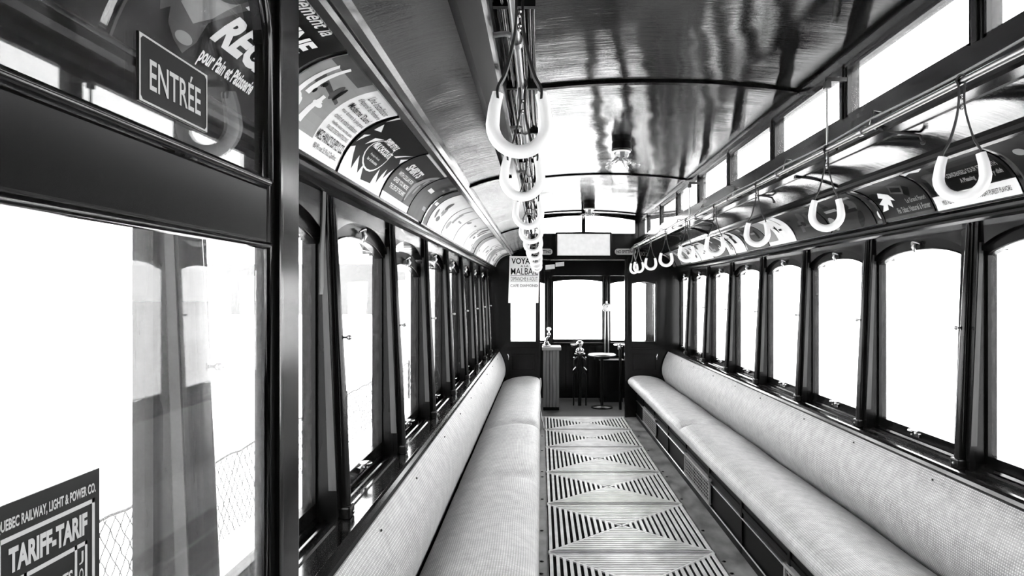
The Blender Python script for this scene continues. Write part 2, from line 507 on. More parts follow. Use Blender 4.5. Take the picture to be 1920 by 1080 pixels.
LEDGE = 0.80
def make_window(side, ya, yb, n, drop=0.0, latch=True):
    yc = (ya + yb) / 2; hw = (yb - ya) / 2
    w = empty('window_%d' % n, (side * 1.165, yc, LEDGE + 0.03), kind='structure')
    mb = MB()
    ot = lambda y: arch(y, yc, hw + 0.01, 1.635, 0.055) - drop
    arched_frame(mb, side, side * 1.130, side * 1.158, yc, hw + 0.012, 0.812, hw - 0.012, 0.852, 1.582 - drop, 0.048, ot)
    mb.build('sash', M['post'], w)
    mb = MB(); mb.box(side * 1.140, side * 1.144, yc - hw + 0.006, yc + hw - 0.006, 0.847, 1.60 - drop)
    # head of the pane fills the arch
    m = 12; v = []; f = []
    for i in range(m + 1):
        y = yc - hw + 0.014 + (2 * hw - 0.028) * i / m
        z = arch(y, yc, hw - 0.012, 1.582 - drop, 0.048) + 0.006
        v += [(side * 1.142, y, 1.60 - drop), (side * 1.142, y, max(z, 1.601 - drop))]
    f = [(2 * i, 2 * i + 2, 2 * i + 3, 2 * i + 1) for i in range(m)]
    mb.add(v, f)
    mb.build('pane', M['glass'], w)
    # beading with pins along the arch
    mb = MB(); P = [(side * 1.128, yc - hw + 0.014 + (2 * hw - 0.028) * i / 12, arch(yc - hw + 0.014 + (2 * hw - 0.028) * i / 12, yc, hw - 0.012, 1.582 - drop, 0.048) + 0.004) for i in range(13)]
    mb.tube(P, 0.003, 6); mb.build('bead', M['wood_h'], w)
    if latch:
        mb = MB(); zz = 0.834
        mb.box(side * 1.116, side * 1.132, yc - 0.03, yc + 0.03, zz - 0.010, zz + 0.010, 0.003)
        mb.lathe([(0.006, -0.002), (0.006, 0.010), (0.020, 0.012), (0.022, 0.016), (0.018, 0.019)], (side * 1.106, yc, zz + 0.004), seg=14)
        mb.tube([(side * 1.128, yc, zz), (side * 1.100, yc, zz + 0.004)], 0.005, 8)
        mb.build('sash_latch', M['brass'], w)
        mb = MB(); zt = 1.655 - drop
        P = [(side * (1.120 - 0.010 * math.sin(PI * i / 8)), yc - 0.030 + 0.060 * i / 8, zt + 0.012 * math.sin(PI * i / 8)) for i in range(9)]
        mb.tube(P, [0.003 + 0.003 * math.sin(PI * i / 8) for i in range(9)], 8)
        mb.tube([(side * 1.118, yc, zt + 0.010), (side * 1.110, yc, zt - 0.012), (side * 1.116, yc, zt - 0.034)], [0.006, 0.010, 0.003], 8)
        mb.build('finger_lift', M['steel'], w)
    return w

def make_post(side, y0, y1, n):
    # window post between two windows, wider at the foot, with a shade guide in its side
    p = empty('trim_%d' % n, (side * 1.10, (y0 + y1) / 2, LEDGE - 0.01), kind='structure')
    mb = MB()
    zb, zt = LEDGE - 0.012, 1.70
    def slab(ua_b, ua_t, ub, ya, yb, z0=zb, z1=zt):
        v = [(side * ua_b, ya, z0), (side * ua_b, yb, z0), (side * ub, yb, z0), (side * ub, ya, z0),
             (side * ua_t, ya, z1), (side * ua_t, yb, z1), (side * ub, yb, z1), (side * ub, ya, z1)]
        mb.add(v, [(0, 1, 2, 3), (4, 7, 6, 5), (0, 4, 5, 1), (1, 5, 6, 2), (2, 6, 7, 3), (3, 7, 4, 0)])
    slab(1.070, 1.102, 1.172, y0, y1)                       # body
    slab(1.064, 1.098, 1.100, y0 + 0.022, y1 - 0.022)       # cap
    mb.build('post', M['post'], p)
    # rounded nose of the cap, catching a line of light
    mb = MB()
    mb.tube([(side * 1.064, (y0 + y1) / 2, LEDGE + 0.0), (side * 1.075, (y0 + y1) / 2, 1.15), (side * 1.100, (y0 + y1) / 2, 1.70)], [0.019, 0.016, 0.010], 10)
    mb.build('post_nose', M['wood'], p)
    # shade guide
    mb = MB()
    for yy, d in ((y0, -1), (y1, 1)):
        v = []
        for (u, z) in ((1.074, 0.885), (1.096, 0.885), (1.120, 1.63), (1.106, 1.63)):
            v.append((side * u, yy + d * 0.003, z))
        w = [(a, yy, c) for a, b, c in v]
        mb.add(v + w, [(0, 1, 2, 3), (0, 4, 5, 1), (1, 5, 6, 2), (2, 6, 7, 3), (3, 7, 4, 0)])
    mb.build('shade_guide', M['wood_mid'], p)
    mb = MB()
    mb.lathe([(0.004, 0), (0.004, 0.012), (0.009, 0.016), (0.010, 0.022), (0.004, 0.027)], (0, 0, 0), axis='x', seg=10)
    mb.v = [(side * (1.073 - x), y * 0.8 + (y0 + y1) / 2 + 0.004, z * 0.8 + 1.315) for x, y, z in mb.v]
    mb.build('knob', M['steel'], p)
    mb = MB(); mb.box(side * 1.042, side * 1.075, (y0 + y1) / 2 - 0.024, (y0 + y1) / 2 + 0.024, LEDGE - 0.004, LEDGE + 0.03, 0.006)
    mb.build('foot_cap', M['black'], p)
    mb = MB(); mb.ball((side * 1.041, (y0 + y1) / 2, LEDGE + 0.012), 0.006, 8); mb.build('foot_glint', M['steel'], p)  # tiny bright ball modelled as the highlight on the foot cap
    return p

tn = 11
for side, base in ((-1, 1.90), (1, 2.43)):
    nm = 'left' if side < 0 else 'right'
    far = [base + 0.751 * k for k in range(-5, 9) if base + 0.751 * k < YE - 0.1]
    # body panel above and around the openings, and the lower wall
    wl = empty('wall_%s' % nm, (side * 1.15, 2.5, 0), kind='structure')
    mb = MB(); mb.box(side * 1.02, side * 1.20, Y0, YE, 0, 0.77); mb.build('lower_panel', M['wood_h'], wl)
    mb = MB()
    edges = [Y0] + far + [YE + 0.03]
    prev = Y0 - 0.1
    openings = []
    for i, fy in enumerate(far):
        a, b = prev, fy - 0.09
        if b - a > 0.2: openings.append((a, b))
        prev = fy
    openings.append((prev, YE - 0.02))
    for a, b in openings:
        yc, hw = (a + b) / 2, (b - a) / 2
        arched_frame(mb, side, side * 1.112, side * 1.21, yc, hw, 1.60, hw - 0.004, 1.60, 1.618, 0.062, lambda y: 1.78)
    mb.build('arched_head', M['wood'], wl)
    for fy in far:
        make_post(side, fy - 0.09, fy, tn); tn += 1
    for a, b in openings:
        d = 0.0
        if side < 0 and abs(a - 2.651) < 0.05: d = 0.055
        make_window(side, a, b, wn, drop=d); wn += 1
    # sill ledge
    mb = MB()
    pr = [(1.005, 0.775), (1.005, 0.790), (1.010, 0.795), (1.066, 0.795), (1.070, 0.800), (1.078, 0.800), (1.082, 0.794), (1.098, 0.794), (1.102, 0.802), (1.110, 0.802), (1.113, 0.796), (1.124, 0.797), (1.127, 0.810), (1.20, 0.816), (1.20, 0.74), (1.005, 0.74)]
    mb.prism([(side * a, b) for a, b in pr], Y0, YE)
    tag(mb.build('window_sill', M['sill']), kind='structure')

# hanging shade strap beside the first left post
mb = MB()
P = [(-1.045, 1.62, 1.70), (-1.04, 1.60, 1.62), (-1.036, 1.575, 1.54), (-1.034, 1.57, 1.46), (-1.034, 1.565, 1.44)]
mb.band(P, 0.022, 0.003, (0, 1, 0))
tag(mb.build('window_strap', M['leather']), 'dark flat leather strap hanging beside nearest left window post past the partition', 'strap')

# rear wall behind the camera
mb = MB(); mb.box(-1.2, 1.2, Y0 - 0.06, Y0, 0, 2.5)
tag(mb.build('wall_back', M['wood']), kind='structure')

# ---------------------------------------------------------------- front bulkhead with its openings
def holes_wall(mb, x0, x1, z0, z1, ya, yb, holes):
    xs = sorted(set([x0, x1] + [h[0] for h in holes] + [h[1] for h in holes]))
    zs = sorted(set([z0, z1] + [h[2] for h in holes] + [h[3] for h in holes]))
    for i in range(len(xs) - 1):
        for j in range(len(zs) - 1):
            cx, cz = (xs[i] + xs[i + 1]) / 2, (zs[j] + zs[j + 1]) / 2
            if any(h[0] < cx < h[1] and h[2] < cz < h[3] for h in holes): continue
            mb.box(xs[i], xs[i + 1], ya, yb, zs[j], zs[j + 1])
def head(mb, xa, xb, z, rise, ya, yb, n=10):
    # dark arched head closing the top corners of an opening
    for i in range(n):
        a = xa + (xb - xa) * i / n; b = xa + (xb - xa) * (i + 1) / n
        c = (xa + xb) / 2; h = (xb - xa) / 2
        fa = z - rise * (abs(a - c) / h) ** 2; fb = z - rise * (abs(b - c) / h) ** 2
        v = []
        for y in (ya, yb): v += [(a, y, fa), (b, y, fb), (b, y, z + 0.001), (a, y, z + 0.001)]
        mb.add(v, [(0, 1, 2, 3), (7, 6, 5, 4), (0, 4, 5, 1)])
wf = empty('wall_front', (0, YE, 0), kind='structure')
mb = MB()
holes = [(-0.508, 0.482, 0, 1.846), (-0.852, -0.562, 0.89, 1.60), (0.568, 0.836, 0.89, 1.585),
         (-0.60, -0.022, 2.155, 2.365), (0.022, 0.60, 2.155, 2.365)]
holes_wall(mb, -1.17, 1.17, 0, 2.45, YE, YE + 0.05, holes)
head(mb, 0.568, 0.836, 1.585, 0.022, YE, YE + 0.05)
head(mb, -0.60, -0.022, 2.365, 0.0, YE, YE + 0.05)
# arched transom tops and bottoms
for xa, xb in ((-0.60, -0.022), (0.022, 0.60)):
    for i in range(12):
        a = xa + (xb - xa) * i / 12; b = xa + (xb - xa) * (i + 1) / 12
        v = []
        za, zb_ = 2.362 - 0.055 * (abs(a) / 0.6) ** 2, 2.362 - 0.055 * (abs(b) / 0.6) ** 2
        for y in (YE - 0.002, YE + 0.05): v += [(a, y, za), (b, y, zb_), (b, y, 2.40), (a, y, 2.40)]
        mb.add(v, [(0, 1, 2, 3), (0, 4, 5, 1), (7, 6, 5, 4)])
        v = []
        za, zb_ = 2.175 - 0.06 * (abs(a) / 0.6) ** 2 + 0.0, 2.175 - 0.06 * (abs(b) / 0.6) ** 2
        za, zb_ = max(za, 2.150), max(zb_, 2.150)
        for y in (YE - 0.002, YE + 0.05): v += [(a, y, 2.14), (b, y, 2.14), (b, y, zb_), (a, y, za)]
        mb.add(v, [(0, 1, 2, 3), (3, 2, 6, 7), (7, 6, 5, 4)])
mb.build('bulkhead', M['wood'], wf)
mb = MB()
def rim(xa, xb, za, zb_, w=0.016, d=0.012, y=YE, bottom=True):
    mb.box(xa - w, xa, y - d, y, za, zb_, 0.003); mb.box(xb, xb + w, y - d, y, za, zb_, 0.003)
    mb.box(xa - w, xb + w, y - d, y, zb_, zb_ + w, 0.003)
    if bottom: mb.box(xa - w, xb + w, y - d, y, za - w, za, 0.003)
rim(-0.508, 0.482, 0, 1.846, 0.03, 0.014, bottom=False)
rim(-0.852, -0.562, 0.89, 1.60); rim(0.568, 0.836, 0.89, 1.585)
for xa, xb in ((-0.86, -0.56), (0.57, 0.87)):
    rim(xa + 0.03, xb - 0.03, 0.56, 0.72, 0.02, 0.012)
    mb.box(xa - 0.02, xb + 0.02, YE - 0.02, YE, 0.80, 0.82, 0.004)
rim(-0.60, -0.022, 2.155, 2.36, 0.012, 0.008); rim(0.022, 0.60, 2.155, 2.36, 0.012, 0.008)
mb.build('moulding', M['wood'], wf)
mb = MB()
for xa, xb, za, zb_ in ((-0.852, -0.562, 0.89, 1.60), (0.568, 0.836, 0.89, 1.585), (-0.60, -0.022, 2.155, 2.365), (0.022, 0.60, 2.155, 2.365)):
    mb.box(xa, xb, YE + 0.02, YE + 0.023, za, zb_)
mb.build('bulkhead_panes', M['glass'], wf)

# cab ahead of the bulkhead
YC = 8.9
cb = empty('wall_cab', (0, YC, 0), kind='structure')
mb = MB()
ch = [(-0.95, -0.45, 0.80, 1.62), (-0.325, 0.35, 0.817, 1.642), (0.47, 0.95, 0.80, 1.62)]
holes_wall(mb, -1.17, 1.17, 0, 2.1, YC, YC + 0.05, ch)
head(mb, -0.325, 0.35, 1.642, 0.025, YC, YC + 0.05); head(mb, 0.47, 0.95, 1.62, 0.03, YC, YC + 0.05); head(mb, -0.95, -0.45, 1.62, 0.03, YC, YC + 0.05)
for s in (-1, 1):
    mb.box(s * 1.12, s * 1.17, YE + 0.05, YC, 0, 0.85); mb.box(s * 1.12, s * 1.17, YE + 0.05, YC, 1.62, 2.1)
    mb.box(s * 1.12, s * 1.17, YE + 0.05, YE + 0.13, 0.85, 1.62); mb.box(s * 1.12, s * 1.17, YC - 0.08, YC, 0.85, 1.62)
    mb.box(s * 0.95, s * 1.05, YC - 0.05, YC, 0.8, 1.65)
for x in (-0.40, 0.41):
    mb.box(x - 0.05, x + 0.05, YC - 0.03, YC, 0.0, 2.0, 0.006)
    mb.box(x - 0.015, x + 0.015, YC - 0.05, YC, 0.8, 1.66, 0.006)
for k in range(22):
    x = -1.08 + k * 0.103
    mb.box(x, x + 0.097, YC - 0.015, YC, 0.02, 0.74, 0.004)
mb.box(-1.12, 1.12, YC - 0.06, YC, 0.745, 0.775, 0.006)
mb.build('cab_panels', M['wood'], cb)
mb = MB(); mb.box(-1.17, 1.17, YE + 0.05, YC + 0.05, 2.02, 2.08); mb.build('cab_ceiling', M['wood'], cb)
mb = MB()
for xa, xb, za, zb_ in ch: mb.box(xa, xb, YC + 0.02, YC + 0.023, za, zb_)
mb.build('cab_panes', M['glass'], cb)
# blind box above the windscreen
b = empty('blind_box', (0.1, 8.72, 1.66), 'dark boxed blind housing above the front windscreen', 'box')
mb = MB(); mb.box(-0.36, 0.66, 8.62, 8.84, 1.69, 1.90, 0.008); mb.build('housing', M['wood'], b)
mb = MB(); mb.box(-0.37, 0.67, 8.61, 8.62, 1.895, 1.905)
for k in range(4): mb.box(0.665, 0.69, 8.60, 8.615, 1.70 + k * 0.055, 1.73 + k * 0.055)
mb.build('bright_edge', M['steel'], b)
mb = MB(); mb.box(-0.44, -0.315, 8.55, 8.56, 1.775, 1.835); mb.box(-0.305, -0.19, 8.55, 8.56, 1.80, 1.855)
mb.v = [(x, y, z + (x + 0.4) * 0.1) for x, y, z in mb.v]
tag(mb.build('paper_slips', M['paper']), 'two white paper slips pinned high at the left of the front windscreen', 'paper')

# ---------------------------------------------------------------- floor gratings
def make_grate(y0, y1):
    t = empty('floor_grate', (0, (y0 + y1) / 2, 0))
    x0, x1 = -0.455, 0.462
    xc, yc = (x0 + x1) / 2, (y0 + y1) / 2; hx, hy = (x1 - x0) / 2, (y1 - y0) / 2
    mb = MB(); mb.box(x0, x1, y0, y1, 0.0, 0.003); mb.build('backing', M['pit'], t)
    mb = MB(); H0, H = 0.003, 0.012
    mb.box(x0, x1, y0 + 0.001, y0 + 0.014, H0, H); mb.box(x0, x1, y1 - 0.014, y1 - 0.001, H0, H)
    n = 13
    for k in range(n):              # lengthwise slats of the two side triangles
        d = hx * (1 - (k + 0.15) / n); w = hx / n * 0.50
        for s in (-1, 1):
            xa = xc + s * d; xb = xc + s * (d - w)
            ea = hy * (d / hx) - 0.012; eb = hy * ((d - w) / hx) - 0.012
            if eb < 0.004: continue
            v = []
            for z in (H0, H): v += [(xa, yc - ea, z), (xb, yc - eb, z), (xb, yc + eb, z), (xa, yc + ea, z)]
            mb.add(v, [(0, 3, 2, 1), (4, 5, 6, 7), (0, 1, 5, 4), (1, 2, 6, 5), (2, 3, 7, 6), (3, 0, 4, 7)])
    m = 14
    for k in range(m):              # crosswise slats of the end triangles
        d = hy * (1 - (k + 0.12) / m); w = hy / m * 0.60
        for s in (-1, 1):
            ya = yc + s * d; yb = yc + s * (d - w)
            ea = hx * (d / hy) - 0.010; eb = hx * ((d - w) / hy) - 0.010
            if eb < 0.004: continue
            v = []
            for z in (H0, H): v += [(xc - ea, ya, z), (xc - eb, yb, z), (xc + eb, yb, z), (xc + ea, ya, z)]
            mb.add(v, [(0, 3, 2, 1), (4, 5, 6, 7), (0, 1, 5, 4), (1, 2, 6, 5), (2, 3, 7, 6), (3, 0, 4, 7)])
    # diagonal ribs
    for sx in (-1, 1):
        for sy in (-1, 1):
            ex, ey = xc + sx * hx, yc + sy * hy
            dx, dy = ex - xc, ey - yc; L = math.hypot(dx, dy); nx, ny = -dy / L * 0.006, dx / L * 0.006
            v = []
            for z in (H0, H - 0.001): v += [(xc + nx, yc + ny, z), (xc - nx, yc - ny, z), (ex - nx, ey - ny, z), (ex + nx, ey + ny, z)]
            mb.add(v, [(0, 3, 2, 1), (4, 5, 6, 7), (0, 1, 5, 4), (1, 2, 6, 5), (2, 3, 7, 6), (3, 0, 4, 7)])
    mb.build('slats', M['slat'], t)
    return t
gy = [7.48, 6.78, 6.0, 5.15, 4.37, 3.55, 2.76, 1.97, 1.18, 0.39]
gl = ['slatted aisle floor grate farthest away, touching the front bulkhead opening', 'slatted aisle floor grate second from the front bulkhead',
      'slatted aisle floor grate third from the front bulkhead', 'slatted aisle floor grate fourth from the front, beside right bench middle heater grille',
      'slatted aisle floor grate fifth from the front bulkhead', 'large slatted aisle floor grate, nearest one seen whole in the aisle',
      'nearest slatted aisle floor grate cut by the bottom edge of the photo', 'slatted aisle floor grate just below the camera view',
      'slatted aisle floor grate under the camera']
for i in range(len(gy) - 3):
    t = make_grate(gy[i + 1] + 0.006, gy[i] - 0.006)
    tag(t, gl[i], 'floor grate', 'slatted grates along the aisle floor')

# ---------------------------------------------------------------- benches
def swept(mb, rings, smooth=True, close_ends=True):
    # rings: list of (y, [(x, z, arc)]) ; uv = (y, arc)
    n = len(rings[0][1]); v = []; uv = []
    for y, pr in rings:
        for x, z, a in pr: v.append((x, y, z)); uv.append((y, a))
    f = []
    for i in range(len(rings) - 1):
        for k in range(n - 1):
            f.append((i * n + k, i * n + k + 1, (i + 1) * n + k + 1, (i + 1) * n + k))
    mb.add(v, f, smooth, uv)
    if close_ends:
        mb.add(v, [list(range(n)), list(range((len(rings) - 1) * n, len(rings) * n))[::-1]], False, uv)
def smooth_prof(p, k=5):
    # Catmull-Rom through profile points
    out = []
    for i in range(len(p) - 1):
        p0 = p[max(i - 1, 0)]; p1 = p[i]; p2 = p[i + 1]; p3 = p[min(i + 2, len(p) - 1)]
        for j in range(k):
            t = j / k
            out.append(tuple(0.5 * ((2 * p1[c]) + (-p0[c] + p2[c]) * t + (2 * p0[c] - 5 * p1[c] + 4 * p2[c] - p3[c]) * t * t + (-p0[c] + 3 * p1[c] - 3 * p2[c] + p3[c]) * t ** 3) for c in (0, 1)))
    out.append(p[-1]); return out
def with_arc(side, pr):
    a = 0; r = []
    for i, (x, z) in enumerate(pr):
        if i: a += math.hypot(x - pr[i - 1][0], z - pr[i - 1][1])
        r.append((side * x, z, a))
    return r
seat_p = smooth_prof([(0.545, 0.386), (0.518, 0.398), (0.505, 0.425), (0.513, 0.458), (0.550, 0.486), (0.62, 0.500), (0.70, 0.500), (0.80, 0.486), (0.88, 0.460), (0.93, 0.430), (0.94, 0.40)])
back_p = smooth_prof([(0.955, 0.40), (0.942, 0.44), (0.918, 0.50), (0.911, 0.55), (0.914, 0.60), (0.930, 0.665), (0.958, 0.73), (0.985, 0.775), (0.992, 0.785)])
def make_bench(side, ys, lab):
    t = empty('bench', (side * 0.76, (ys[0] + ys[-1]) / 2, 0), lab, 'bench')
    for i in range(len(ys) - 1):
        a, b = ys[i], ys[i + 1]
        mb = MB(); rings = []
        m = max(8, int((b - a) / 0.08))
        for k in range(m + 1):
            s = k / m; e = min(s, 1 - s) * (b - a)
            y = a + (b - a) * s
            q = min(1, e / 0.06); q = math.sqrt(max(0.0, 1 - (1 - q) ** 2))
            wob = 0.005 * math.sin(y * 4.3 + side) + 0.003 * math.sin(y * 9.1 + side) - (0.012 * math.exp(-((y - 3.35) / 0.06) ** 2) if side < 0 else 0.0)
            pr = []
            for x, z in seat_p:
                h = (z - 0.39) / 0.10
                pr.append((x + (1 - q) * 0.008 * (1 if x < 0.6 else 0), 0.386 + (z - 0.386) * (0.78 + 0.22 * q) + wob * max(0, h)))
            rings.append((y, with_arc(side, pr)))
        # extra rings at the ends for the rounded shoulder
        swept(mb, rings)
        mb.build('seat_cushion', M['rattan'], t)
    mb = MB(); rings = []
    m = 60
    for k in range(m + 1):
        y = ys[0] + (ys[-1] - ys[0]) * k / m
        w = 0.0025 * math.sin(y * 4.1 + 1)
        rings.append((y, with_arc(side, [(x + w * math.sin((z - 0.4) / 0.4 * PI), z) for x, z in back_p])))
    swept(mb, rings, close_ends=True); mb.build('backrest', M['rattan'], t)
    # rolled wooden rail along the top of the back
    mb = MB()
    pr = [(0.984, 0.772), (0.980, 0.784), (0.984, 0.796), (0.994, 0.804), (1.004, 0.806), (1.010, 0.800), (1.012, 0.79), (1.02, 0.78), (1.0, 0.765)]
    mb.prism([(side * a, b) for a, b in pr], ys[0], ys[-1]); mb.build('top_rail', M['wood_h'], t)
    mb = MB()
    for k in range(int((ys[-1] - ys[0]) / 0.62)):
        yy = ys[0] + 0.2 + k * 0.62 + 0.05 * math.sin(k * 2.3)
        mb.lathe([(0.004, 0), (0.004, 0.003), (0.001, 0.005)], (0, 0, 0), axis='x', seg=8)
        mb.v[-24:] = [(side * (0.966 - x), y + yy, z + 0.748) for x, y, z in mb.v[-24:]]
    mb.build('upholstery_nails', M['black'], t)['kind'] = 'stuff'
    # plinth
    mb = MB()
    mb.box(side * 0.622, side * 0.66, ys[0], ys[-1], 0.0, 0.385)
    mb.box(side * 0.545, side * 0.66, ys[0], ys[-1], 0.366, 0.388)
    mb.box(side * 0.612, side * 0.63, ys[0], ys[-1], 0.0, 0.05, 0.003)
    mb.box(side * 0.614, side * 0.63, ys[0], ys[-1], 0.235, 0.262, 0.003)
    mb.box(side * 0.614, side * 0.63, ys[0], ys[-1], 0.335, 0.36, 0.003)
    yy = 6.96
    while yy > ys[0] + 0.1:
        mb.box(side * 0.612, side * 0.63, yy, yy + 0.035, 0.0, 0.36, 0.003); yy -= 0.685
    mb.build('front_panel', M['panel'], t)
    mb = MB(); mb.prism([(side * a, b) for a, b in [(0.540, 0.372), (0.534, 0.378), (0.536, 0.386), (0.545, 0.388), (0.55, 0.372)]], ys[0], ys[-1])
    mb.prism([(side * a, b) for a, b in [(0.609, 0.046), (0.607, 0.051), (0.612, 0.054), (0.616, 0.046)]], ys[0], ys[-1])  # steel strip standing in for the highlight along the base moulding
    mb.prism([(side * a, b) for a, b in [(0.611, 0.198), (0.609, 0.202), (0.613, 0.205), (0.622, 0.205), (0.622, 0.198)]], ys[0], ys[-1])  # added bright line imitating an edge highlight across the panels
    mb.build('bright_edge', M['steel'], t)
    mb = MB(); mb.box(side * 0.55, side * 1.01, ys[0] - 0.02, ys[0], 0, 0.80, 0.004); mb.box(side * 0.62, side * 1.01, ys[0], ys[-1], 0.36, 0.385)
    mb.build('seat_base', M['wood'], t)
    for ga, gb in ((6.17, 6.93), (4.19, 4.92), (2.15, 2.90)):
        gfr = MB()
        X = side * 0.606
        gfr.box(side * 0.598, side * 0.622, ga, gb, 0.212, 0.228, 0.002); gfr.box(side * 0.602, side * 0.622, ga, gb, 0.062, 0.074, 0.002)
        gfr.box(side * 0.602, side * 0.622, ga, ga + 0.014, 0.062, 0.228); gfr.box(side * 0.602, side * 0.622, gb - 0.014, gb, 0.062, 0.228)
        h = gfr.build('heater_grille', M['paper2'], t)
        lt = MB()
        for r in range(1, 6): lt.box(side * 0.608, side * 0.612, ga, gb, 0.071 + r * 0.0235, 0.0745 + r * 0.0235)
        for c in range(1, 18): lt.box(side * 0.609, side * 0.612, ga + c * (gb - ga) / 18 - 0.003, ga + c * (gb - ga) / 18 + 0.003, 0.07, 0.215)
        lt.build('lattice', M['paper2'], h)
        bk = MB(); bk.box(side * 0.6145, side * 0.6235, ga, gb, 0.07, 0.215); bk.build('dark_opening', M['pit'], h)
    return t
make_bench(-1, [1.02, 4.735, 7.46], 'long rattan covered bench along the left windows with two cushions')
make_bench(1, [0.30, 4.70, 7.46], 'long rattan covered bench along the right windows with two cushions')

# ---------------------------------------------------------------- strap rails, straps, cords
RZ, RU = 1.968, 0.547
for side in (-1, 1):
    nm = 'left' if side < 0 else 'right'
    t = empty('strap_rail', (side * RU, 3, RZ), 'dark metal strap rail below the %s upper windows' % nm, 'rail')
    mb = MB(); mb.tube([(side * RU, Y0, RZ), (side * RU, YE, RZ)], 0.009, 10); mb.build('rail', M['steel'], t)
    for k in range(12):
        mb = MB()
        yy = -0.9 + 0.745 * k
        mb.tube([(side * 0.600, yy, RZ + 0.012), (side * 0.57, yy, RZ + 0.016), (side * RU, yy, RZ + 0.008)], 0.006, 6)
        mb.tube([(side * RU, yy - 0.012, RZ), (side * RU, yy + 0.012, RZ)], 0.014, 8)
        mb.build('bracket', M['steel'], t)
# bell cord through hangers on the right, loops at each strap
t = empty('bell_cord', (0.575, 3, 2.01), 'thin bell cord strung above the right strap rail', 'cord')
mb = MB(); P = []
for k in range(100):
    yy = -0.8 + k * 8.2 / 99
    P.append((0.578, yy, 2.012 - 0.008 * abs(math.sin((yy + 0.9) / 0.745 * PI))))
mb.tube(P, 0.004, 6); mb.build('cord', M['rope'], t)
for k in range(11):
    mb = MB()
    yy = -0.9 + 0.745 * k
    mb.tube([(0.61, yy, 2.03), (0.585, yy, 2.035), (0.578, yy, 2.012)], 0.004, 6)
    mb.tube([(0.578, yy, 2.012), (0.572, yy, 1.99), (0.582, yy, 1.975)], 0.003, 6)
    mb.build('hanger', M['steel'], t)
# coat hooks / cord rods under the right lower deck
for j, yy in enumerate((1.30, 2.05, 3.35, 4.5, 5.6)):
    mb = MB()
    P = [(0.585, yy, 1.972), (0.63, yy, 1.962), (0.68, yy - 0.01, 1.952), (0.705, yy - 0.02, 1.944), (0.715, yy - 0.02, 1.925)]
    mb.tube(P, 0.005, 6); mb.ball((0.716, yy - 0.02, 1.922), 0.008, 8)
    lab = ['thin curved hook on right lower deck nearest the camera, beside nearest right strap', 'thin curved hook on right lower deck behind second right strap', 'thin curved hook on right lower deck near the fourth right strap', 'thin curved hook on right lower deck near the sixth right strap', 'thin curved hook on right lower deck nearest the bulkhead'][j]
    tag(mb.build('ceiling_hook', M['wood_mid']), lab, 'hook', 'hooks on the right lower deck')
# vertical rods with brackets at clerestory posts (vent operator)
for j, yy in enumerate((2.395, 4.62)):
    t = empty('vent_rod', (0.60, yy, 2.0), ['thin vertical vent rod with bracket on second right upper window post', 'thin vertical vent rod with bracket on farther right upper window post'][j], 'rod', 'vent rods on the right upper windows')
    mb = MB(); mb.tube([(0.575, yy, 1.93), (0.575, yy, 2.24)], 0.005, 8); mb.ball((0.575, yy, 1.925), 0.009, 8); mb.build('rod', M['steel'], t)
    mb = MB(); mb.box(0.57, 0.645, yy - 0.008, yy + 0.008, 2.235, 2.25); mb.box(0.565, 0.585, yy - 0.012, yy + 0.012, 2.21, 2.235); mb.build('bracket', M['black'], t)

def make_strap(bz, w=0.117, r=0.0125, flip=1):
    # origin on the rail; hangs in the local XZ plane
    t = empty('hand_strap', (0, 0, 0))
    R = w / 2 - r; zc = -(1.968 - bz) + R + r
    mb = MB(); P = []
    top = zc + 0.055
    P.append((-R * 0.80, 0, top)); P.append((-R * 0.93, 0, zc + 0.03)); 
    for i in range(15):
        a = PI + PI * i / 14
        P.append((R * math.cos(a), 0, zc + R * math.sin(a) * 1.0))
    P.append((R * 0.93, 0, zc + 0.03)); P.append((R * 0.80, 0, top))
    n = len(P); mb.tube(P, [r * (0.82 if i in (0, n - 1) else (0.9 if i in (1, n - 2) else 1)) for i in range(n)], 14)
    mb.build('grip_handle', M['white'], t)
    mb = MB()
    j = -0.085
    for s in (-1, 1):
        Q = [(s * R * 0.80, 0, top - 0.012), (s * R * 0.80, 0, top + 0.008), (s * R * 0.52, 0.002, (top + j) / 2 - 0.012), (s * R * 0.24, 0.003, j - 0.008), (s * 0.006, 0.003 * s, j + 0.03), (s * 0.006, 0.003 * s, -0.012), (s * 0.011, 0, 0.002), (s * 0.006, 0, 0.012), (0, 0, 0.0145)]
        mb.band(smooth3(Q), 0.020, 0.0045, (0, 1, 0))
    mb.build('leather_strap', M['leather'], t)
    mb = MB()
    for zz in (j + 0.02, j + 0.045): mb.lathe([(0.004, -0.009), (0.004, 0.009)], (0, 0, zz), axis='y', seg=8)
    mb.build('rivets', M['brass'], t)
    return t
def smooth3(p, k=4):
    out = []
    for i in range(len(p) - 1):
        p0 = p[max(i - 1, 0)]; p1 = p[i]; p2 = p[i + 1]; p3 = p[min(i + 2, len(p) - 1)]
        for j in range(k):
            t = j / k
            out.append(tuple(0.5 * ((2 * p1[c]) + (-p0[c] + p2[c]) * t + (2 * p0[c] - 5 * p1[c] + 4 * p2[c] - p3[c]) * t * t + (-p0[c] + 3 * p1[c] - 3 * p2[c] + p3[c]) * t ** 3) for c in (0, 1, 2)))
    out.append(p[-1]); return out
order = ['nearest', 'second', 'third', 'fourth', 'fifth', 'sixth', 'seventh', 'eighth', 'ninth', 'tenth']
sR = make_strap(1.668, 0.125, 0.0135); sL = make_strap(1.675, 0.117, 0.012)
yr = [1.587 + 0.752 * k for k in range(7)] + [6.85, 7.2]
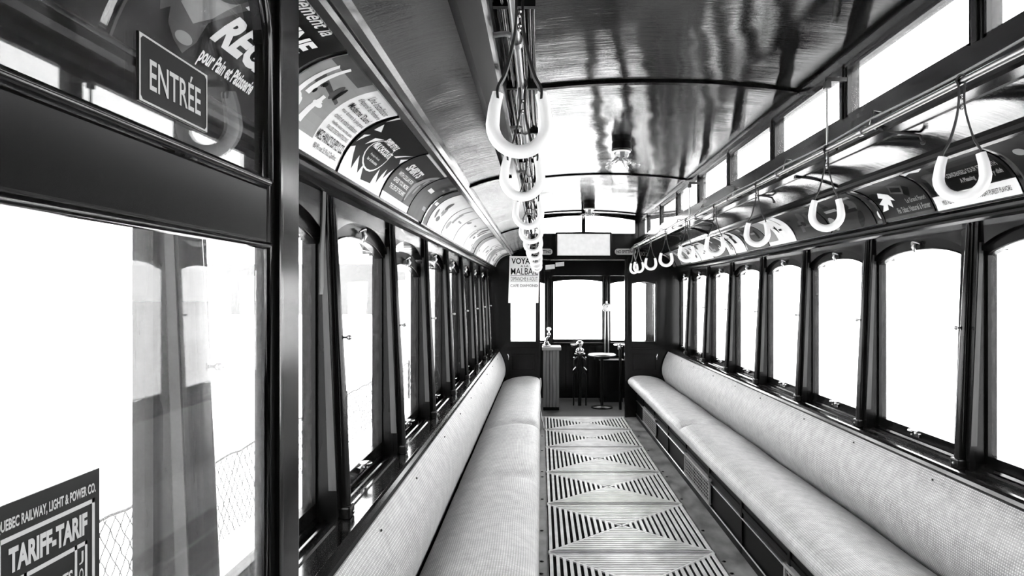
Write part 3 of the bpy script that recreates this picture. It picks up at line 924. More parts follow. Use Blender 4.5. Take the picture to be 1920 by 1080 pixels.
for i, yy in enumerate(yr):
    o = sR if i == 0 else copy_tree(sR)
    o.location = (RU, yy, RZ); o.rotation_euler = (0, 0, [-0.62, -0.45, -0.35, -0.25, -0.2, -0.15, -0.1, 0.1, 0.5][i])
    tag(o, 'white U-shaped hand strap on the right rail, %s from the camera' % order[i] if i else 'large white U-shaped hand strap on the right rail, nearest the camera', 'hand strap', 'hand straps on the right rail')
yl = [1.11, 1.62, 2.33, 3.0, 3.69, 4.42, 5.2, 6.0, 6.8]
for i, yy in enumerate(yl):
    o = sL if i == 0 else copy_tree(sL)
    o.location = (-RU + (0.014 if i == 0 else 0.004), yy, RZ); o.rotation_euler = (0, 0, [0.05, 0.08, 0.0, 0.1, -0.1, 0.05, 0.1, 0, 0][i])
    tag(o, 'white U-shaped hand strap on the left rail, %s from the camera' % order[i] if i else 'largest white U-shaped hand strap, on the left rail nearest the camera', 'hand strap', 'hand straps on the left rail')

# conduits and cords running along the left of the ceiling
t = empty('conduit_bundle', (-0.60, 3, 2.28), 'bundle of dark conduits running along the left edge of the ceiling', 'conduit')
for i, (u, z, r) in enumerate([(-0.628, 2.320, 0.008), (-0.610, 2.305, 0.007), (-0.592, 2.318, 0.009), (-0.574, 2.322, 0.007), (-0.556, 2.318, 0.010), (-0.535, 2.325, 0.008), (-0.520, 2.328, 0.006)]):
    mb = MB(); P = [(u + 0.002 * math.sin(k * 1.3 + i), -1.5 + k * 0.45, z) for k in range(21)]
    P[-1] = (u, 7.49, z); mb.tube(P, r, 8); mb.build('conduit', M['wood_h'], t)
for yy in (0.4, 1.15, 1.9, 2.66, 3.4, 4.15, 4.9, 5.6, 6.4, 7.1):
    mb = MB(); mb.box(-0.64, -0.512, yy, yy + 0.02, 2.296, 2.330); mb.build('clamp', M['black'], t)
mb = MB()
P = [(-0.60, -1.0, 2.27), (-0.600, 0.3, 2.27), (-0.598, 0.75, 2.24), (-0.596, 1.2, 2.25), (-0.575, 1.6, 2.20), (-0.58, 1.9, 2.24), (-0.565, 2.3, 2.20), (-0.575, 2.9, 2.23), (-0.56, 3.6, 2.19), (-0.57, 4.4, 2.22), (-0.56, 5.4, 2.2), (-0.57, 7.48, 2.2)]
mb.tube(smooth3(P, 6), 0.007, 8)
sgc = tag(mb.build('signal_cord', M['rope']), 'pale slack cord looping along the left strap rail', 'cord')
mb = MB()
P = [(-0.598, 0.8, 2.235), (-0.585, 1.0, 2.19), (-0.580, 1.25, 2.15), (-0.588, 1.45, 2.13), (-0.572, 1.62, 2.17), (-0.565, 2.0, 2.10), (-0.582, 2.4, 2.14), (-0.56, 3.0, 2.09)]
mb.tube(smooth3(P, 6), 0.006, 8)
mb.build('branch_cord', M['rope'], sgc)

# ---------------------------------------------------------------- ceiling bulb clusters
def make_fixture(x, y):
    t = empty('ceiling_light', (0, 0, 0))
    mb = MB(); mb.lathe([(0.05, 0.02), (0.056, 0.0), (0.060, -0.008), (0.060, -0.040), (0.063, -0.044), (0.063, -0.052), (0.055, -0.056)], (0, 0, 0), seg=28)
    mb.build('base', M['black'], t)
    mb = MB(); mb.lathe([(0.050, -0.055), (0.056, -0.058), (0.056, -0.064), (0.048, -0.067)], (0, 0, 0), seg=28); mb.build('white_ring', M['white'], t)
    mb = MB(); mb.lathe([(0.048, -0.066), (0.046, -0.080), (0.036, -0.100), (0.020, -0.114), (0.004, -0.118)], (0, 0, 0), seg=10, smooth=False); mb.build('reflector', M['steel'], t)
    for k in range(5):
        a = -PI / 2 + 0.25 + k * 2 * PI / 5
        d = Vector((math.cos(a) * 0.86, math.sin(a) * 0.86, -0.5)).normalized(); c = Vector((0, 0, -0.085)) + d * 0.035
        mb = MB(); mb.tube([c, c + d * 0.022], 0.013, 12); sk = mb.build('socket', M['brass'], t)
        mb = MB(); c2 = c + d * 0.022
        L = [0, 0.008, 0.02, 0.038, 0.052, 0.064, 0.071, 0.074]; Rr = [0.011, 0.012, 0.016, 0.022, 0.023, 0.019, 0.011, 0.002]
        mb.tube([c2 + d * l for l in L], Rr, 14); mb.build('bulb', M['bulb'], t)
        mb = MB(); mb.tube([c2, c2 + d * 0.03], 0.003, 6); mb.tube([c2 + d * 0.03 + Vector((0, 0, 0.008)), c2 + d * 0.05, c2 + d * 0.03 - Vector((0, 0, 0.008))], 0.001, 5)
        mb.build('filament', M['steel'], t)
    t.location = (x, y, ceil_z(x) - 0.002)
    return t
f1 = make_fixture(0.0, 3.95); tag(f1, 'cluster of clear bulbs on round black base, nearer one on ceiling', 'ceiling light', 'bulb clusters along the ceiling centre')
f2 = copy_tree(f1); f2.location = (0.0, 6.62, ceil_z(0) - 0.002); tag(f2, 'cluster of clear bulbs on round black base, farther one by the end windows', 'ceiling light', 'bulb clusters along the ceiling centre')

# ---------------------------------------------------------------- glazed partition near the camera, left
XP = -0.795
p = empty('glazed_partition', (XP, 0.2, 0), 'tall dark wooden partition with two glass panes close at left', 'partition')
PF, PG = 0.795, 0.702          # far edge, glass edge
mb = MB()
mb.box(XP - 0.016, XP + 0.0, PG, PF, 0.0, 1.95, 0.004); mb.build('far_stile', M['wood'], p)
mb = MB()
mb.box(XP - 0.016, XP + 0.0, -0.6, -0.5, 0.0, 1.93, 0.004)               # near stile
mb.box(XP - 0.016, XP + 0.0, -0.5, PG, 1.497, 1.557, 0.003)              # middle rail
mb.box(XP - 0.016, XP + 0.0, -0.5, PG, 0.70, 0.80, 0.003)                # lower rail
mb.box(XP - 0.014, XP - 0.003, -0.5, PG, 0.0, 0.70)                      # bottom panel
# top rail with a rounded inner corner
R = 0.075; ztop = 1.790
mb.box(XP - 0.016, XP + 0.0, -0.5, PG, ztop, 1.93)
for i in range(8):
    a0 = PI / 2 * i / 8; a1 = PI / 2 * (i + 1) / 8
    cy, cz = PG - R, ztop - R
    v = []
    for x in (XP - 0.016, XP):
        v += [(x, cy + R * math.sin(a0), cz + R * math.cos(a0)), (x, cy + R * math.sin(a1), cz + R * math.cos(a1)), (x, PG + 0.001, cz + R * math.cos(a1)), (x, PG + 0.001, cz + R * math.cos(a0))]
    mb.add(v, [(0, 1, 2, 3), (7, 6, 5, 4), (0, 4, 5, 1)])
mb.build('frame', M['post'], p)
mb = MB()
P = [(XP + 0.002, -0.48, ztop - 0.004)] + [(XP + 0.002, PG - R + (R - 0.005) * math.sin(PI / 2 * i / 8), ztop - R + (R - 0.005) * math.cos(PI / 2 * i / 8)) for i in range(9)] + [(XP + 0.002, PG - 0.005, 1.562)]
mb.tube(P, 0.006, 8); mb.tube([(XP + 0.002, PG - 0.005, 1.562), (XP + 0.002, -0.48, 1.562)], 0.005, 8)
mb.tube([(XP + 0.002, -0.48, 1.493), (XP + 0.002, PG - 0.005, 1.493), (XP + 0.002, PG - 0.005, 0.81), (XP + 0.002, -0.48, 0.81)], 0.005, 8)
mb.box(XP - 0.002, XP + 0.006, PG + 0.018, PG + 0.03, 0.80, 1.90, 0.003)
mb.build('glazing_bead', M['wood_h'], p)
mb = MB(); mb.box(XP - 0.010, XP - 0.007, -0.5, PG, 1.557, ztop); mb.build('upper_pane', M['clean'], p)
mb = MB(); mb.box(XP - 0.010, XP - 0.007, -0.5, PG, 0.80, 1.497); mb.build('lower_pane', M['dusty'], p)

XS = XP - 0.0058
def on_partition(off): return lambda y, z: (XS + off, y, z)
# ENTREE sign
s = empty('entrance_sign', (XS, 0.52, 1.58), 'small black enamel sign with white border reading ENTRÉE on upper partition pane', 'sign')
mb = MB(); mb.box(XS - 0.001, XS + 0.001, 0.484, 0.5838, 1.587, 1.640, 0.0006); mb.build('plate', M['tin'], s)
mb = MB(); fn = on_partition(0.0014)
y0, y1, z0, z1 = 0.484, 0.5838, 1.587, 1.640; c = 0.005; b = 0.0022
outer = [(y0 + .0006, z0 + .0006), (y1 - .0006, z0 + .0006), (y1 - .0006, z1 - .0006), (y0 + .0006, z1 - .0006)]
ins = [(y0 + c, z0 + b), (y1 - c, z0 + b), (y1 - b, z0 + c), (y1 - b, z1 - c), (y1 - c, z1 - b), (y0 + c, z1 - b), (y0 + b, z1 - c), (y0 + b, z0 + c)]
oo = [(outer[0]), outer[1], outer[1], outer[2], outer[2], outer[3], outer[3], outer[0]]
flat(oo + ins, [[i, (i + 1) % 8, 8 + (i + 1) % 8, 8 + i] for i in (0, 2, 4, 6)] + [[i, 8 + (i + 1) % 8, 8 + i] for i in (1, 3, 5, 7)], mb, fn)
mb.build('white_border', M['signwhite'], s)
mb = MB(); ink_text(mb, 'ENTR\u00c9E', (0.4975, 0.572, 1.5995, 1.6295), fn, bold=0.012); mb.build('lettering', M['signwhite'], s)
# TARIFF card
s = empty('tariff_card', (XS, 0.39, 1.18), 'dark tariff card with white frame and large 7 on lower partition pane', 'sign')
ty0, ty1, tz0, tz1 = 0.353, 0.4425, 1.180, 1.3200
mb = MB(); mb.box(XS - 0.001, XS + 0.0004, ty0, ty1, tz0, tz1); mb.build('card', basic('printed_dark_card', 0.006, 0.5, var=0.2, scale=30, spec=0.15), s)
fn = on_partition(0.0008)
def tq(a, b_): return (ty0 + a * (ty1 - ty0), tz1 - b_ * (tz1 - tz0))
mb = MB()
def bar(a0, b0, a1, b1): poly(mb, [tq(a0, b0), tq(a1, b0), tq(a1, b1), tq(a0, b1)], fn)
bar(.06, .135, .94, .155); bar(.91, .135, .94, .97); bar(.06, .135, .09, .97); bar(.06, .95, .94, .97)
bar(.16, .32, .86, .34); bar(.835, .32, .86, .88); bar(.16, .32, .185, .88); bar(.16, .86, .86, .88); bar(.73, .32, .755, .88); bar(.27, .32, .295, .88)
bar(.56, .50, .71, .515)
mb.build('white_rules', M['signwhite'], s)
def tt(body, a0, b0, a1, b1, bold=0.02, shear=0):
    q0 = tq(a0, b1); q1 = tq(a1, b0); ink_text(mb, body, (q0[0], q1[0], q0[1], q1[1]), fn, bold, shear)
mb = MB(); tt('QUEBEC RAILWAY, LIGHT & POWER CO.', .05, .06, .95, .115, .03); tt('TARIFF-TARIF', .15, .185, .86, .29, .045)
tt('7', .33, .40, .52, .80, .03, .25); tt('CTS', .55, .42, .71, .49, .02)
for i, chh in enumerate('JOUR'): tt(chh, .775, .36 + i * .08, .82, .42 + i * .08, .01)
for i, chh in enumerate('DAY'): tt(chh, .205, .45 + i * .10, .255, .52 + i * .10, .01)
mb.build('lettering', M['signwhite'], s)

# ---------------------------------------------------------------- advertising cards in the coves
CUTS = [i / 12 for i in range(13)]
def card(side, ya, yb, bg, lab, items, border=None):
    # items: (material key, [ ('t', text, s0, s1, t0, t1, bold, shear) | ('p', [(s,t)...]) ])
    w = yb - ya
    def fn(off):
        def f(s_, t_):
            u, z = cove(0.03 + 0.94 * t_, 0.003 + off)
            y = ya + s_ * w if side < 0 else yb - s_ * w
            return (side * u, y, z)
        return f
    t = empty('advertising_card', (side * 0.95, (ya + yb) / 2, 1.76), lab, 'advertisement', 'advertising cards in the %s cove' % ('left' if side < 0 else 'right'))
    mb = MB(); n = 14
    v = []; 
    for off in (0.0, -0.0015):
        for i in range(n + 1):
            v.append(fn(off)(0, i / n)); v.append(fn(off)(1, i / n))
    f = [(2 * i, 2 * i + 1, 2 * i + 3, 2 * i + 2) for i in range(n)] + [(2 * (n + 1) + 2 * i + 2, 2 * (n + 1) + 2 * i + 3, 2 * (n + 1) + 2 * i + 1, 2 * (n + 1) + 2 * i) for i in range(n)]
    mb.add(v, f, True); mb.build('card', M[bg], t)
    for lv, (mk, its) in enumerate(items):
        mb = MB(); F = fn(0.0006 + 0.0005 * lv)
        istext = False
        for it in its:
            if it[0] == 't':
                _, body, s0, s1, t0, t1, bold, sh = it; istext = True
                ink_text(mb, body, (s0, s1, t0, t1), F, bold, sh, CUTS)
            else:
                flat(it[1], [list(range(len(it[1])))], mb, F, CUTS)
        mb.build('lettering' if istext else 'printed_picture', M[mk], t)
    return t
def R4(s0, s1, t0, t1): return ('p', [(s0, t0), (s1, t0), (s1, t1), (s0, t1)])
def T(b_, s0, s1, t0, t1, bold=0.02, sh=0.0): return ('t', b_, s0, s1, t0, t1, bold, sh)
def ell(cx, cy, rx, ry, n=20, rot=0): return ('p', [(cx + rx * math.cos(a) * math.cos(rot) - ry * math.sin(a) * math.sin(rot), cy + rx * math.cos(a) * math.sin(rot) + ry * math.sin(a) * math.cos(rot)) for a in [2 * PI * i / n for i in range(n)]])

card(-1, 0.30, 0.765, 'ink', 'black advertising card with pale top strip, nearest card on the left', [('paper2', [R4(0.03, 0.97, 0.82, 0.88)])])
card(-1, 0.785, 1.205, 'ink', 'black flour advertising card reading REGAL pour Pain et Pâtisserie', [
    ('paper3', [('p', [(0.0, .0), (0.012, 0), (0.012, 1), (0, 1)]),
                ('p', [(0.10, 0.33), (0.14, 0.25), (0.17, 0.30), (0.20, 0.22), (0.26, 0.16), (0.33, 0.12), (0.37, 0.22), (0.36, 0.36), (0.40, 0.45), (0.47, 0.66), (0.54, 0.80), (0.62, 1.0), (0.08, 1.0), (0.06, 0.6)])]),
    ('paper2', [('p', [(0.19, 0.36), (0.30, 0.30), (0.36, 0.40), (0.40, 0.62), (0.30, 0.55), (0.20, 0.52)]), ell(0.30, 0.20, 0.05, 0.035)]),
    ('paper4', [ell(0.29, 0.62, 0.11, 0.10, rot=0.4), R4(0.36, 0.50, 0.80, 0.98), ell(0.17, 0.80, 0.03, 0.06)]),
    ('paper', [T('Seulement la', 0.36, 0.82, 0.86, 0.97, 0.015, 0.2), T('FARINE', 0.42, 0.90, 0.60, 0.78, 0.045, 0.25),
               T('REGAL', 0.41, 0.98, 0.29, 0.53, 0.05, 0.25), T('pour Pain et P\u00e2tisserie', 0.41, 0.82, 0.11, 0.24, 0.03, 0.2)])])
card(-1, 1.225, 1.645, 'paper', 'white advertising card reading MECHANICS SUPPLY CO. with bathroom fittings', [
    ('paper2', [R4(0.0, 0.52, 0.14, 0.95)]),
    ('paper3', [R4(0.0, 0.42, 0.80, 0.955), ('p', [(0.10, 0.62), (0.48, 0.52), (0.48, 0.56), (0.12, 0.68)]), ell(0.36, 0.62, 0.03, 0.10, rot=0.1), R4(0.10, 0.22, 0.56, 0.64)]),
    ('paper', [('p', [(0.06, 0.28), (0.11, 0.28), (0.12, 0.80), (0.09, 0.82)]), ('p', [(0.14, 0.44), (0.19, 0.44), (0.19, 0.86), (0.16, 0.87)]),
               ('p', [(0.24, 0.20), (0.30, 0.20), (0.33, 0.40), (0.36, 0.46), (0.30, 0.48), (0.27, 0.36)]), ell(0.10, 0.36, 0.06, 0.05), ell(0.33, 0.42, 0.06, 0.03), R4(0.30, 0.34, 0.40, 0.52), ell(0.16, 0.30, 0.03, 0.08)]),
    ('ink', [('p', [(0.0, 0.20), (0.14, 0.16), (0.0, 0.34)]), ell(0.40, 0.63, 0.018, 0.09, rot=0.1), ell(0.22, 0.60, 0.02, 0.03), ell(0.20, 0.50, 0.015, 0.03),
             T('Une Installation', 0.60, 0.95, 0.80, 0.88, 0.0), T("d'Appareil de Plomberie", 0.57, 0.97, 0.70, 0.78, 0.0), T("Moderne 'Duro'", 0.58, 0.95, 0.60, 0.68, 0.012),
             T('vous donnera le plus grand', 0.57, 0.96, 0.515, 0.575, 0.0), T('confort et enti\u00e8re satisfaction.', 0.57, 0.96, 0.435, 0.495, 0.0),
             T('Veuillez visiter nos tr\u00e8s jolies', 0.60, 0.95, 0.36, 0.41, 0.0), T("SALLES D'ECHANTILLONS", 0.59, 0.95, 0.30, 0.345, 0.0),
             T('MECHANICS SUPPLY CO.', 0.54, 0.98, 0.165, 0.265, 0.008), T('80-90 rue St. Paul, Qu\u00e9bec.', 0.56, 0.94, 0.07, 0.13, 0.0)])])
zig = [(0.0, 0.0), (1.0, 0.0), (0.98, 0.42), (0.90, 0.22), (0.86, 0.36), (0.80, 0.12), (0.72, 0.30), (0.68, 0.08), (0.45, 0.06), (0.38, 0.24), (0.34, 0.10), (0.22, 0.28), (0.20, 0.10), (0.06, 0.34), (0.0, 0.30)]
card(-1, 1.665, 2.085, 'ink', 'dark chocolate advertising card with jagged white burst and oval MILK CHOCOLATE', [
    ('paper', [('p', zig), ('p', [(0.02, 0.38), (0.10, 0.55), (0.03, 0.50)]), ('p', [(0.06, 0.62), (0.16, 0.66), (0.05, 0.75)]), ('p', [(0.16, 0.42), (0.32, 0.62), (0.20, 0.56)]), ('p', [(0.0, 0.90), (0.02, 0.78), (0.04, 0.98), (0.02, 1.0)]), ell(0.48, 0.42, 0.24, 0.24), ('p', [(0.74, 0.55), (0.98, 0.75), (0.80, 0.55)]), ('p', [(0.90, 0.58), (1.0, 0.66), (0.97, 0.52)])]),
    ('ink', [ell(0.48, 0.43, 0.225, 0.225)]),
    ('paper', [T('SWISS STYLE', 0.34, 0.64, 0.60, 0.69, 0.05), T('MILK CHOCOLATE', 0.28, 0.70, 0.46, 0.56, 0.05), T("Purity's finest", 0.36, 0.58, 0.36, 0.40, 0.0), T('bar of chocolate', 0.36, 0.60, 0.30, 0.34, 0.01)])])
card(-1, 2.10, 2.515, 'paper4', 'dark advertising card reading SHIRTS with white top stripe', [
    ('paper', [R4(0.0, 0.97, 0.90, 0.96), R4(0, 1, 0, 0.10)]),
    ('paper3', [R4(0.0, 0.72, 0.10, 0.50), ('p', [(0.66, 0.10), (0.95, 0.10), (0.98, 0.8), (0.85, 0.82), (0.70, 0.5)])]),
    ('paper2', [('p', [(0.68, 0.45), (0.82, 0.72), (0.92, 0.84), (0.97, 0.78), (0.88, 0.68), (0.80, 0.45), (0.74, 0.15), (0.70, 0.15)]), ell(0.86, 0.40, 0.03, 0.10), ell(0.90, 0.60, 0.03, 0.07)]),
    ('paper', [T('SHIRTS', 0.12, 0.60, 0.53, 0.68, 0.045, 0.2), T('WITH COLLAR FOR', 0.10, 0.62, 0.40, 0.47, 0.02), T('GIVES YOU MORE', 0.10, 0.62, 0.29, 0.36, 0.02), T('THE LIFE OF THE SHIRT', 0.10, 0.64, 0.18, 0.25, 0.02)])])
def rnd_card(side, ya, yb, bg, cols, seed, lab, words=None):
    rr = random.Random(seed); items = []
    for ck in cols:
        its = []
        for q in range(rr.randint(2, 4)):
            a = rr.uniform(0.04, 0.8); b_ = rr.uniform(0.1, 0.75)
            k = rr.random()
            if k < 0.4: its.append(ell(a + 0.08, b_ + 0.05, rr.uniform(0.03, 0.1), rr.uniform(0.05, 0.2), rot=rr.uniform(-0.5, 0.5)))
            elif k < 0.7: its.append(('p', [(a, b_), (a + rr.uniform(0.05, 0.15), b_), (a + 0.15, min(0.97, b_ + 0.35)), (a + 0.05, min(0.97, b_ + 0.30))]))
            else: its.append(R4(a, min(0.97, a + rr.uniform(0.1, 0.3)), b_, min(0.97, b_ + rr.uniform(0.03, 0.10))))
        items.append((ck, its))
    if words: items.append(words)
    return card(side, ya, yb, bg, lab, items)
rnd_card(-1, 2.53, 2.945, 'paper3', ['paper2', 'paper', 'paper4'], 3, 'grey advertising card with long white bottle shape, right after the SHIRTS card')
rnd_card(-1, 2.96, 3.375, 'paper', ['paper2', 'paper3'], 8, 'white advertising card with grey streaks, second after the SHIRTS card')
rnd_card(-1, 3.39, 3.835, 'paper', ['paper2'], 5, 'nearly blank white advertising card, third after the SHIRTS card')
rnd_card(-1, 3.85, 4.32, 'paper', ['paper2'], 15, 'nearly blank white advertising card, fourth after the SHIRTS card')
ll = ['fifth', 'sixth', 'seventh', 'eighth', 'ninth', 'tenth', 'eleventh']
for i in range(7):
    a = 4.335 + i * 0.447
    rnd_card(-1, a, a + 0.432, ['paper', 'paper2', 'paper', 'paper', 'paper2', 'paper', 'paper2'][i], [['paper3', 'paper2'], ['paper', 'paper3'], ['paper3'], ['paper2', 'paper3'], ['paper'], ['paper3', 'paper2'], ['paper']][i], 30 + i, 'pale small far advertising card in the left cove, %s after the SHIRTS card' % ll[i])
# right cove
card(1, 1.12, 1.55, 'paper4', 'dark advertising card at the right edge of the photo, mostly out of view', [('paper2', [ell(0.3, 0.5, 0.1, 0.2)])])
card(1, 1.57, 1.995, 'paper4', 'dark advertising card with pale spots and light curved left border, nearest on the right', [
    ('paper3', [('p', [(0.0, 0.06), (0.018, 0.06), (0.018, 0.94), (0.0, 0.94)])]), ('paper2', [ell(0.16, 0.58, 0.05, 0.07), ell(0.3, 0.35, 0.05, 0.06)])])
card(1, 2.02, 2.45, 'paper4', 'advertising card with white strips reading CONDENSED SOUP STRENGTH, behind nearest right strap', [
    ('paper', [R4(0.0, 1, 0.0, 0.22), R4(0.0, 0.86, 0.88, 1.0), ('p', [(0.0, 0.80), (0.10, 0.84), (0.20, 0.80), (0.30, 0.86), (0.30, 0.9), (0, 0.9)])]),
    ('paper3', [('p', [(0.08, 0.22), (0.30, 0.22), (0.26, 0.52), (0.12, 0.60)]), ell(0.2, 0.62, 0.10, 0.07)]),
    ('ink', [T('SERVE WITH EACH MEAL', 0.14, 0.62, 0.91, 0.97, 0.0), T('MILK ALL DAY', 0.10, 0.28, 0.07, 0.14, 0.0), T('BUY TODAY PUREST FLAVORS', 0.50, 0.92, 0.07, 0.14, 0.0), R4(0.30, 0.98, 0.24, 0.80), ('p', [(0.02, 0.3), (0.08, 0.22), (0.1, 0.5), (0.05, 0.55)])]),
    ('paper2', [T('CONDENSED SOUP STRENGTH', 0.36, 0.95, 0.48, 0.57, 0.02), T('A Pleasing', 0.46, 0.64, 0.32, 0.42, 0.03, 0.2), T('Every dish', 0.76, 0.94, 0.32, 0.42, 0.03, 0.2)])])
card(1, 2.47, 2.885, 'paper4', 'dark advertising card with box and white leaf shapes, second card from CONDENSED SOUP', [
    ('paper3', [R4(0.0, 1, 0.0, 0.05), ('p', [(0.52, 0.50), (0.70, 0.42), (0.80, 0.62), (0.62, 0.70)]), R4(0.15, 0.55, 0.86, 0.90), ('p', [(0.45, 0.84), (0.9, 0.90), (0.9, 0.78), (0.6, 0.72)])]),
    ('ink', [('p', [(0.70, 0.42), (0.80, 0.62), (0.86, 0.54), (0.76, 0.34)]), ell(0.25, 0.5, 0.10, 0.12), ('p', [(0.56, 0.53), (0.70, 0.47), (0.75, 0.58), (0.62, 0.64)])]),
    ('paper', [('p', [(0.18, 0.18), (0.30, 0.20), (0.34, 0.30), (0.40, 0.22), (0.44, 0.38), (0.50, 0.34), (0.48, 0.50), (0.36, 0.60), (0.28, 0.48), (0.34, 0.44), (0.20, 0.34), (0.26, 0.30)]), ell(0.10, 0.15, 0.045, 0.08), R4(0.14, 0.55, 0.875, 0.905)]),
    ('paper2', [T('Le Grand Favori', 0.66, 0.97, 0.24, 0.33, 0.02), T('Fin Tabac Naturel \u00e0 Fumer', 0.44, 0.98, 0.09, 0.19, 0.02)])])
rnd_card(1, 2.905, 3.335, 'paper4', ['paper3', 'ink', 'paper2'], 51, 'dark pictorial advertising card with pale bottle, behind second right strap')
rnd_card(1, 3.355, 3.785, 'paper4', ['paper3', 'paper3', 'ink'], 53, 'dark pictorial advertising card left of the second right strap')
card(1, 3.81, 4.245, 'paper', 'white advertising card with signature marks, right behind third right strap', [('paper2', [R4(0, 0.4, 0.1, 0.9)]), ('ink', [('p', [(0.50, 0.50), (0.56, 0.30), (0.58, 0.30), (0.60, 0.56), (0.56, 0.50)]), R4(0.62, 0.72, 0.34, 0.40), R4(0.80, 0.815, 0.5, 0.9)])])
rnd_card(1, 4.265, 4.70, 'paper3', ['paper4', 'paper2', 'ink'], 57, 'mid grey advertising card behind third right strap')
rnd_card(1, 4.73, 5.165, 'paper', ['paper3', 'ink', 'paper2'], 59, 'white advertising card with dark oval, behind fourth right strap')
rnd_card(1, 5.185, 5.62, 'paper3', ['paper2', 'paper', 'paper4'], 61, 'grey advertising card with pale blots, between fourth and fifth right straps')
rnd_card(1, 5.64, 6.06, 'paper', ['paper2', 'paper3'], 63, 'pale advertising card behind the fifth right strap')
rnd_card(1, 6.08, 6.50, 'paper', ['paper3', 'paper4'], 65, 'pale far advertising card third from the bulkhead on the right')
rnd_card(1, 6.52, 6.94, 'paper2', ['paper', 'paper4', 'ink'], 67, 'streaked far advertising card second from the bulkhead on the right')
rnd_card(1, 6.96, 7.38, 'paper3', ['paper', 'ink'], 69, 'grey streaked advertising card nearest the bulkhead on the right')

# ---------------------------------------------------------------- things on the bulkhead
def bulk(off): return lambda x, z: (x, YE - off, z)
s = empty('poster', (-0.70, YE - 0.02, 1.36), 'white paper poster reading VOYAGE A LA MALBAIE, hung left of bulkhead opening', 'poster')
def pz(x, y): return ((x - 1015) / 160.0 * 0.9972 - 0.495, 1.44 - (y - 552) / 160.0 * 0.9972)
q = [pz(953, 568), pz(1009.5, 568), pz(1012, 481), pz(955.5, 480)]
mb = MB(); v = [(a, YE - 0.022, b_) for a, b_ in q] + [(a, YE - 0.019, b_) for a, b_ in q]
mb.add(v, [(0, 1, 2, 3), (7, 6, 5, 4), (0, 4, 5, 1), (1, 5, 6, 2), (2, 6, 7, 3), (3, 7, 4, 0)]); mb.build('sheet', M['paper'], s)
def ps(x0, y0, x1, y1): a = pz(x0, y1); b_ = pz(x1, y0); return (a[0], b_[0], a[1], b_[1])
mb = MB(); F = bulk(0.0235)
ink_text(mb, 'VOYAGE', ps(959, 484, 1009, 495), F, 0.02); ink_text(mb, 'A LA', ps(976, 497, 991, 501), F, 0.01)
ink_text(mb, 'MALBAIE', ps(958, 502.5, 1009, 515), F, 0.006); poly(mb, [pz(957, 517), pz(1009, 517), pz(1009, 516.2), pz(957, 516.2)], F)
mb.build('lettering', M['ink'], s)
mb = MB(); ink_text(mb, 'DIMANCHE 6 AOUT', ps(958, 519, 1008, 526.5), F, 0.0); poly(mb, [pz(957, 528), pz(1008, 528), pz(1008, 527.5), pz(957, 527.5)], F)
ink_text(mb, 'CAFE DIAMOND', ps(957, 533, 1008, 538), F, 0.0); mb.build('faint_lettering', M['paper3'], s)

s = empty('notice_board', (0, YE - 0.01, 1.9), 'blank white framed notice panel above the bulkhead opening', 'notice')
a = pz(1045, 479); b_ = pz(1144, 438.5)
mb = MB(); mb.box(a[0], b_[0], YE - 0.012, YE - 0.001, a[1], b_[1]); mb.build('white_panel', M['paper'], s)
mb = MB()
mb.box(a[0] - 0.02, a[0], YE - 0.018, YE - 0.001, a[1] - 0.02, b_[1] + 0.02, 0.003); mb.box(b_[0], b_[0] + 0.02, YE - 0.018, YE - 0.001, a[1] - 0.02, b_[1] + 0.02, 0.003)
mb.box(a[0], b_[0], YE - 0.018, YE - 0.001, b_[1], b_[1] + 0.02, 0.003); mb.box(a[0], b_[0], YE - 0.018, YE - 0.001, a[1] - 0.02, a[1], 0.003)
mb.build('frame', M['wood'], s)
for (x0, x1, lab) in ((997, 1036, 'small pale oblong enamel plate left of the white notice panel'), (1153, 1193, 'small pale oblong enamel plate right of the white notice panel')):
    A = pz(x0, 477.5); B = pz(x1, 466); r = (B[1] - A[1]) / 2; zc = (A[1] + B[1]) / 2
    pts = [(A[0] + r + r * math.cos(PI / 2 + PI * i / 8), zc + r * math.sin(PI / 2 + PI * i / 8)) for i in range(9)] + [(B[0] - r + r * math.cos(-PI / 2 + PI * i / 8), zc + r * math.sin(-PI / 2 + PI * i / 8)) for i in range(9)]
    s = empty('enamel_plate', ((A[0] + B[0]) / 2, YE, A[1]), lab, 'sign', 'enamel plates above the opening')
    mb = MB(); v = [(x, YE - 0.006, z) for x, z in pts] + [(x, YE - 0.0005, z) for x, z in pts]; n = len(pts)
    mb.add(v, [list(range(n)), list(range(n, 2 * n))[::-1]] + [(i, (i + 1) % n, n + (i + 1) % n, n + i) for i in range(n)]); mb.build('plate', M['paper2'], s)
    mb = MB(); ink_text(mb, 'NO SPITTING', (A[0] + 0.02, B[0] - 0.02, zc - 0.018, zc + 0.018), bulk(0.0068), 0.02); mb.build('lettering', M['ink'], s)
s = MB(); A = pz(1199, 480); B = pz(1216, 472); ink_text(s, '802', (A[0], B[0], A[1], B[1]), bulk(0.001), 0.01)
tag(s.build('car_number', M['paper3']), 'faint painted car number 802 on the bulkhead at right', 'number')
for x, sx, lab in ((952, 1, 'small brass catch on the left bulkhead panel'), (1233, -1, 'small brass catch on the right bulkhead panel')):
    a = pz(x, 670); mb = MB(); mb.tube([(a[0], YE - 0.002, a[1] + 0.035), (a[0] + sx * 0.01, YE - 0.03, a[1] + 0.02), (a[0] + sx * 0.01, YE - 0.03, a[1] - 0.02), (a[0], YE - 0.002, a[1] - 0.035)], 0.006, 8)
    tag(mb.build('door_catch', M['brass']), lab, 'catch', 'brass catches on the bulkhead')
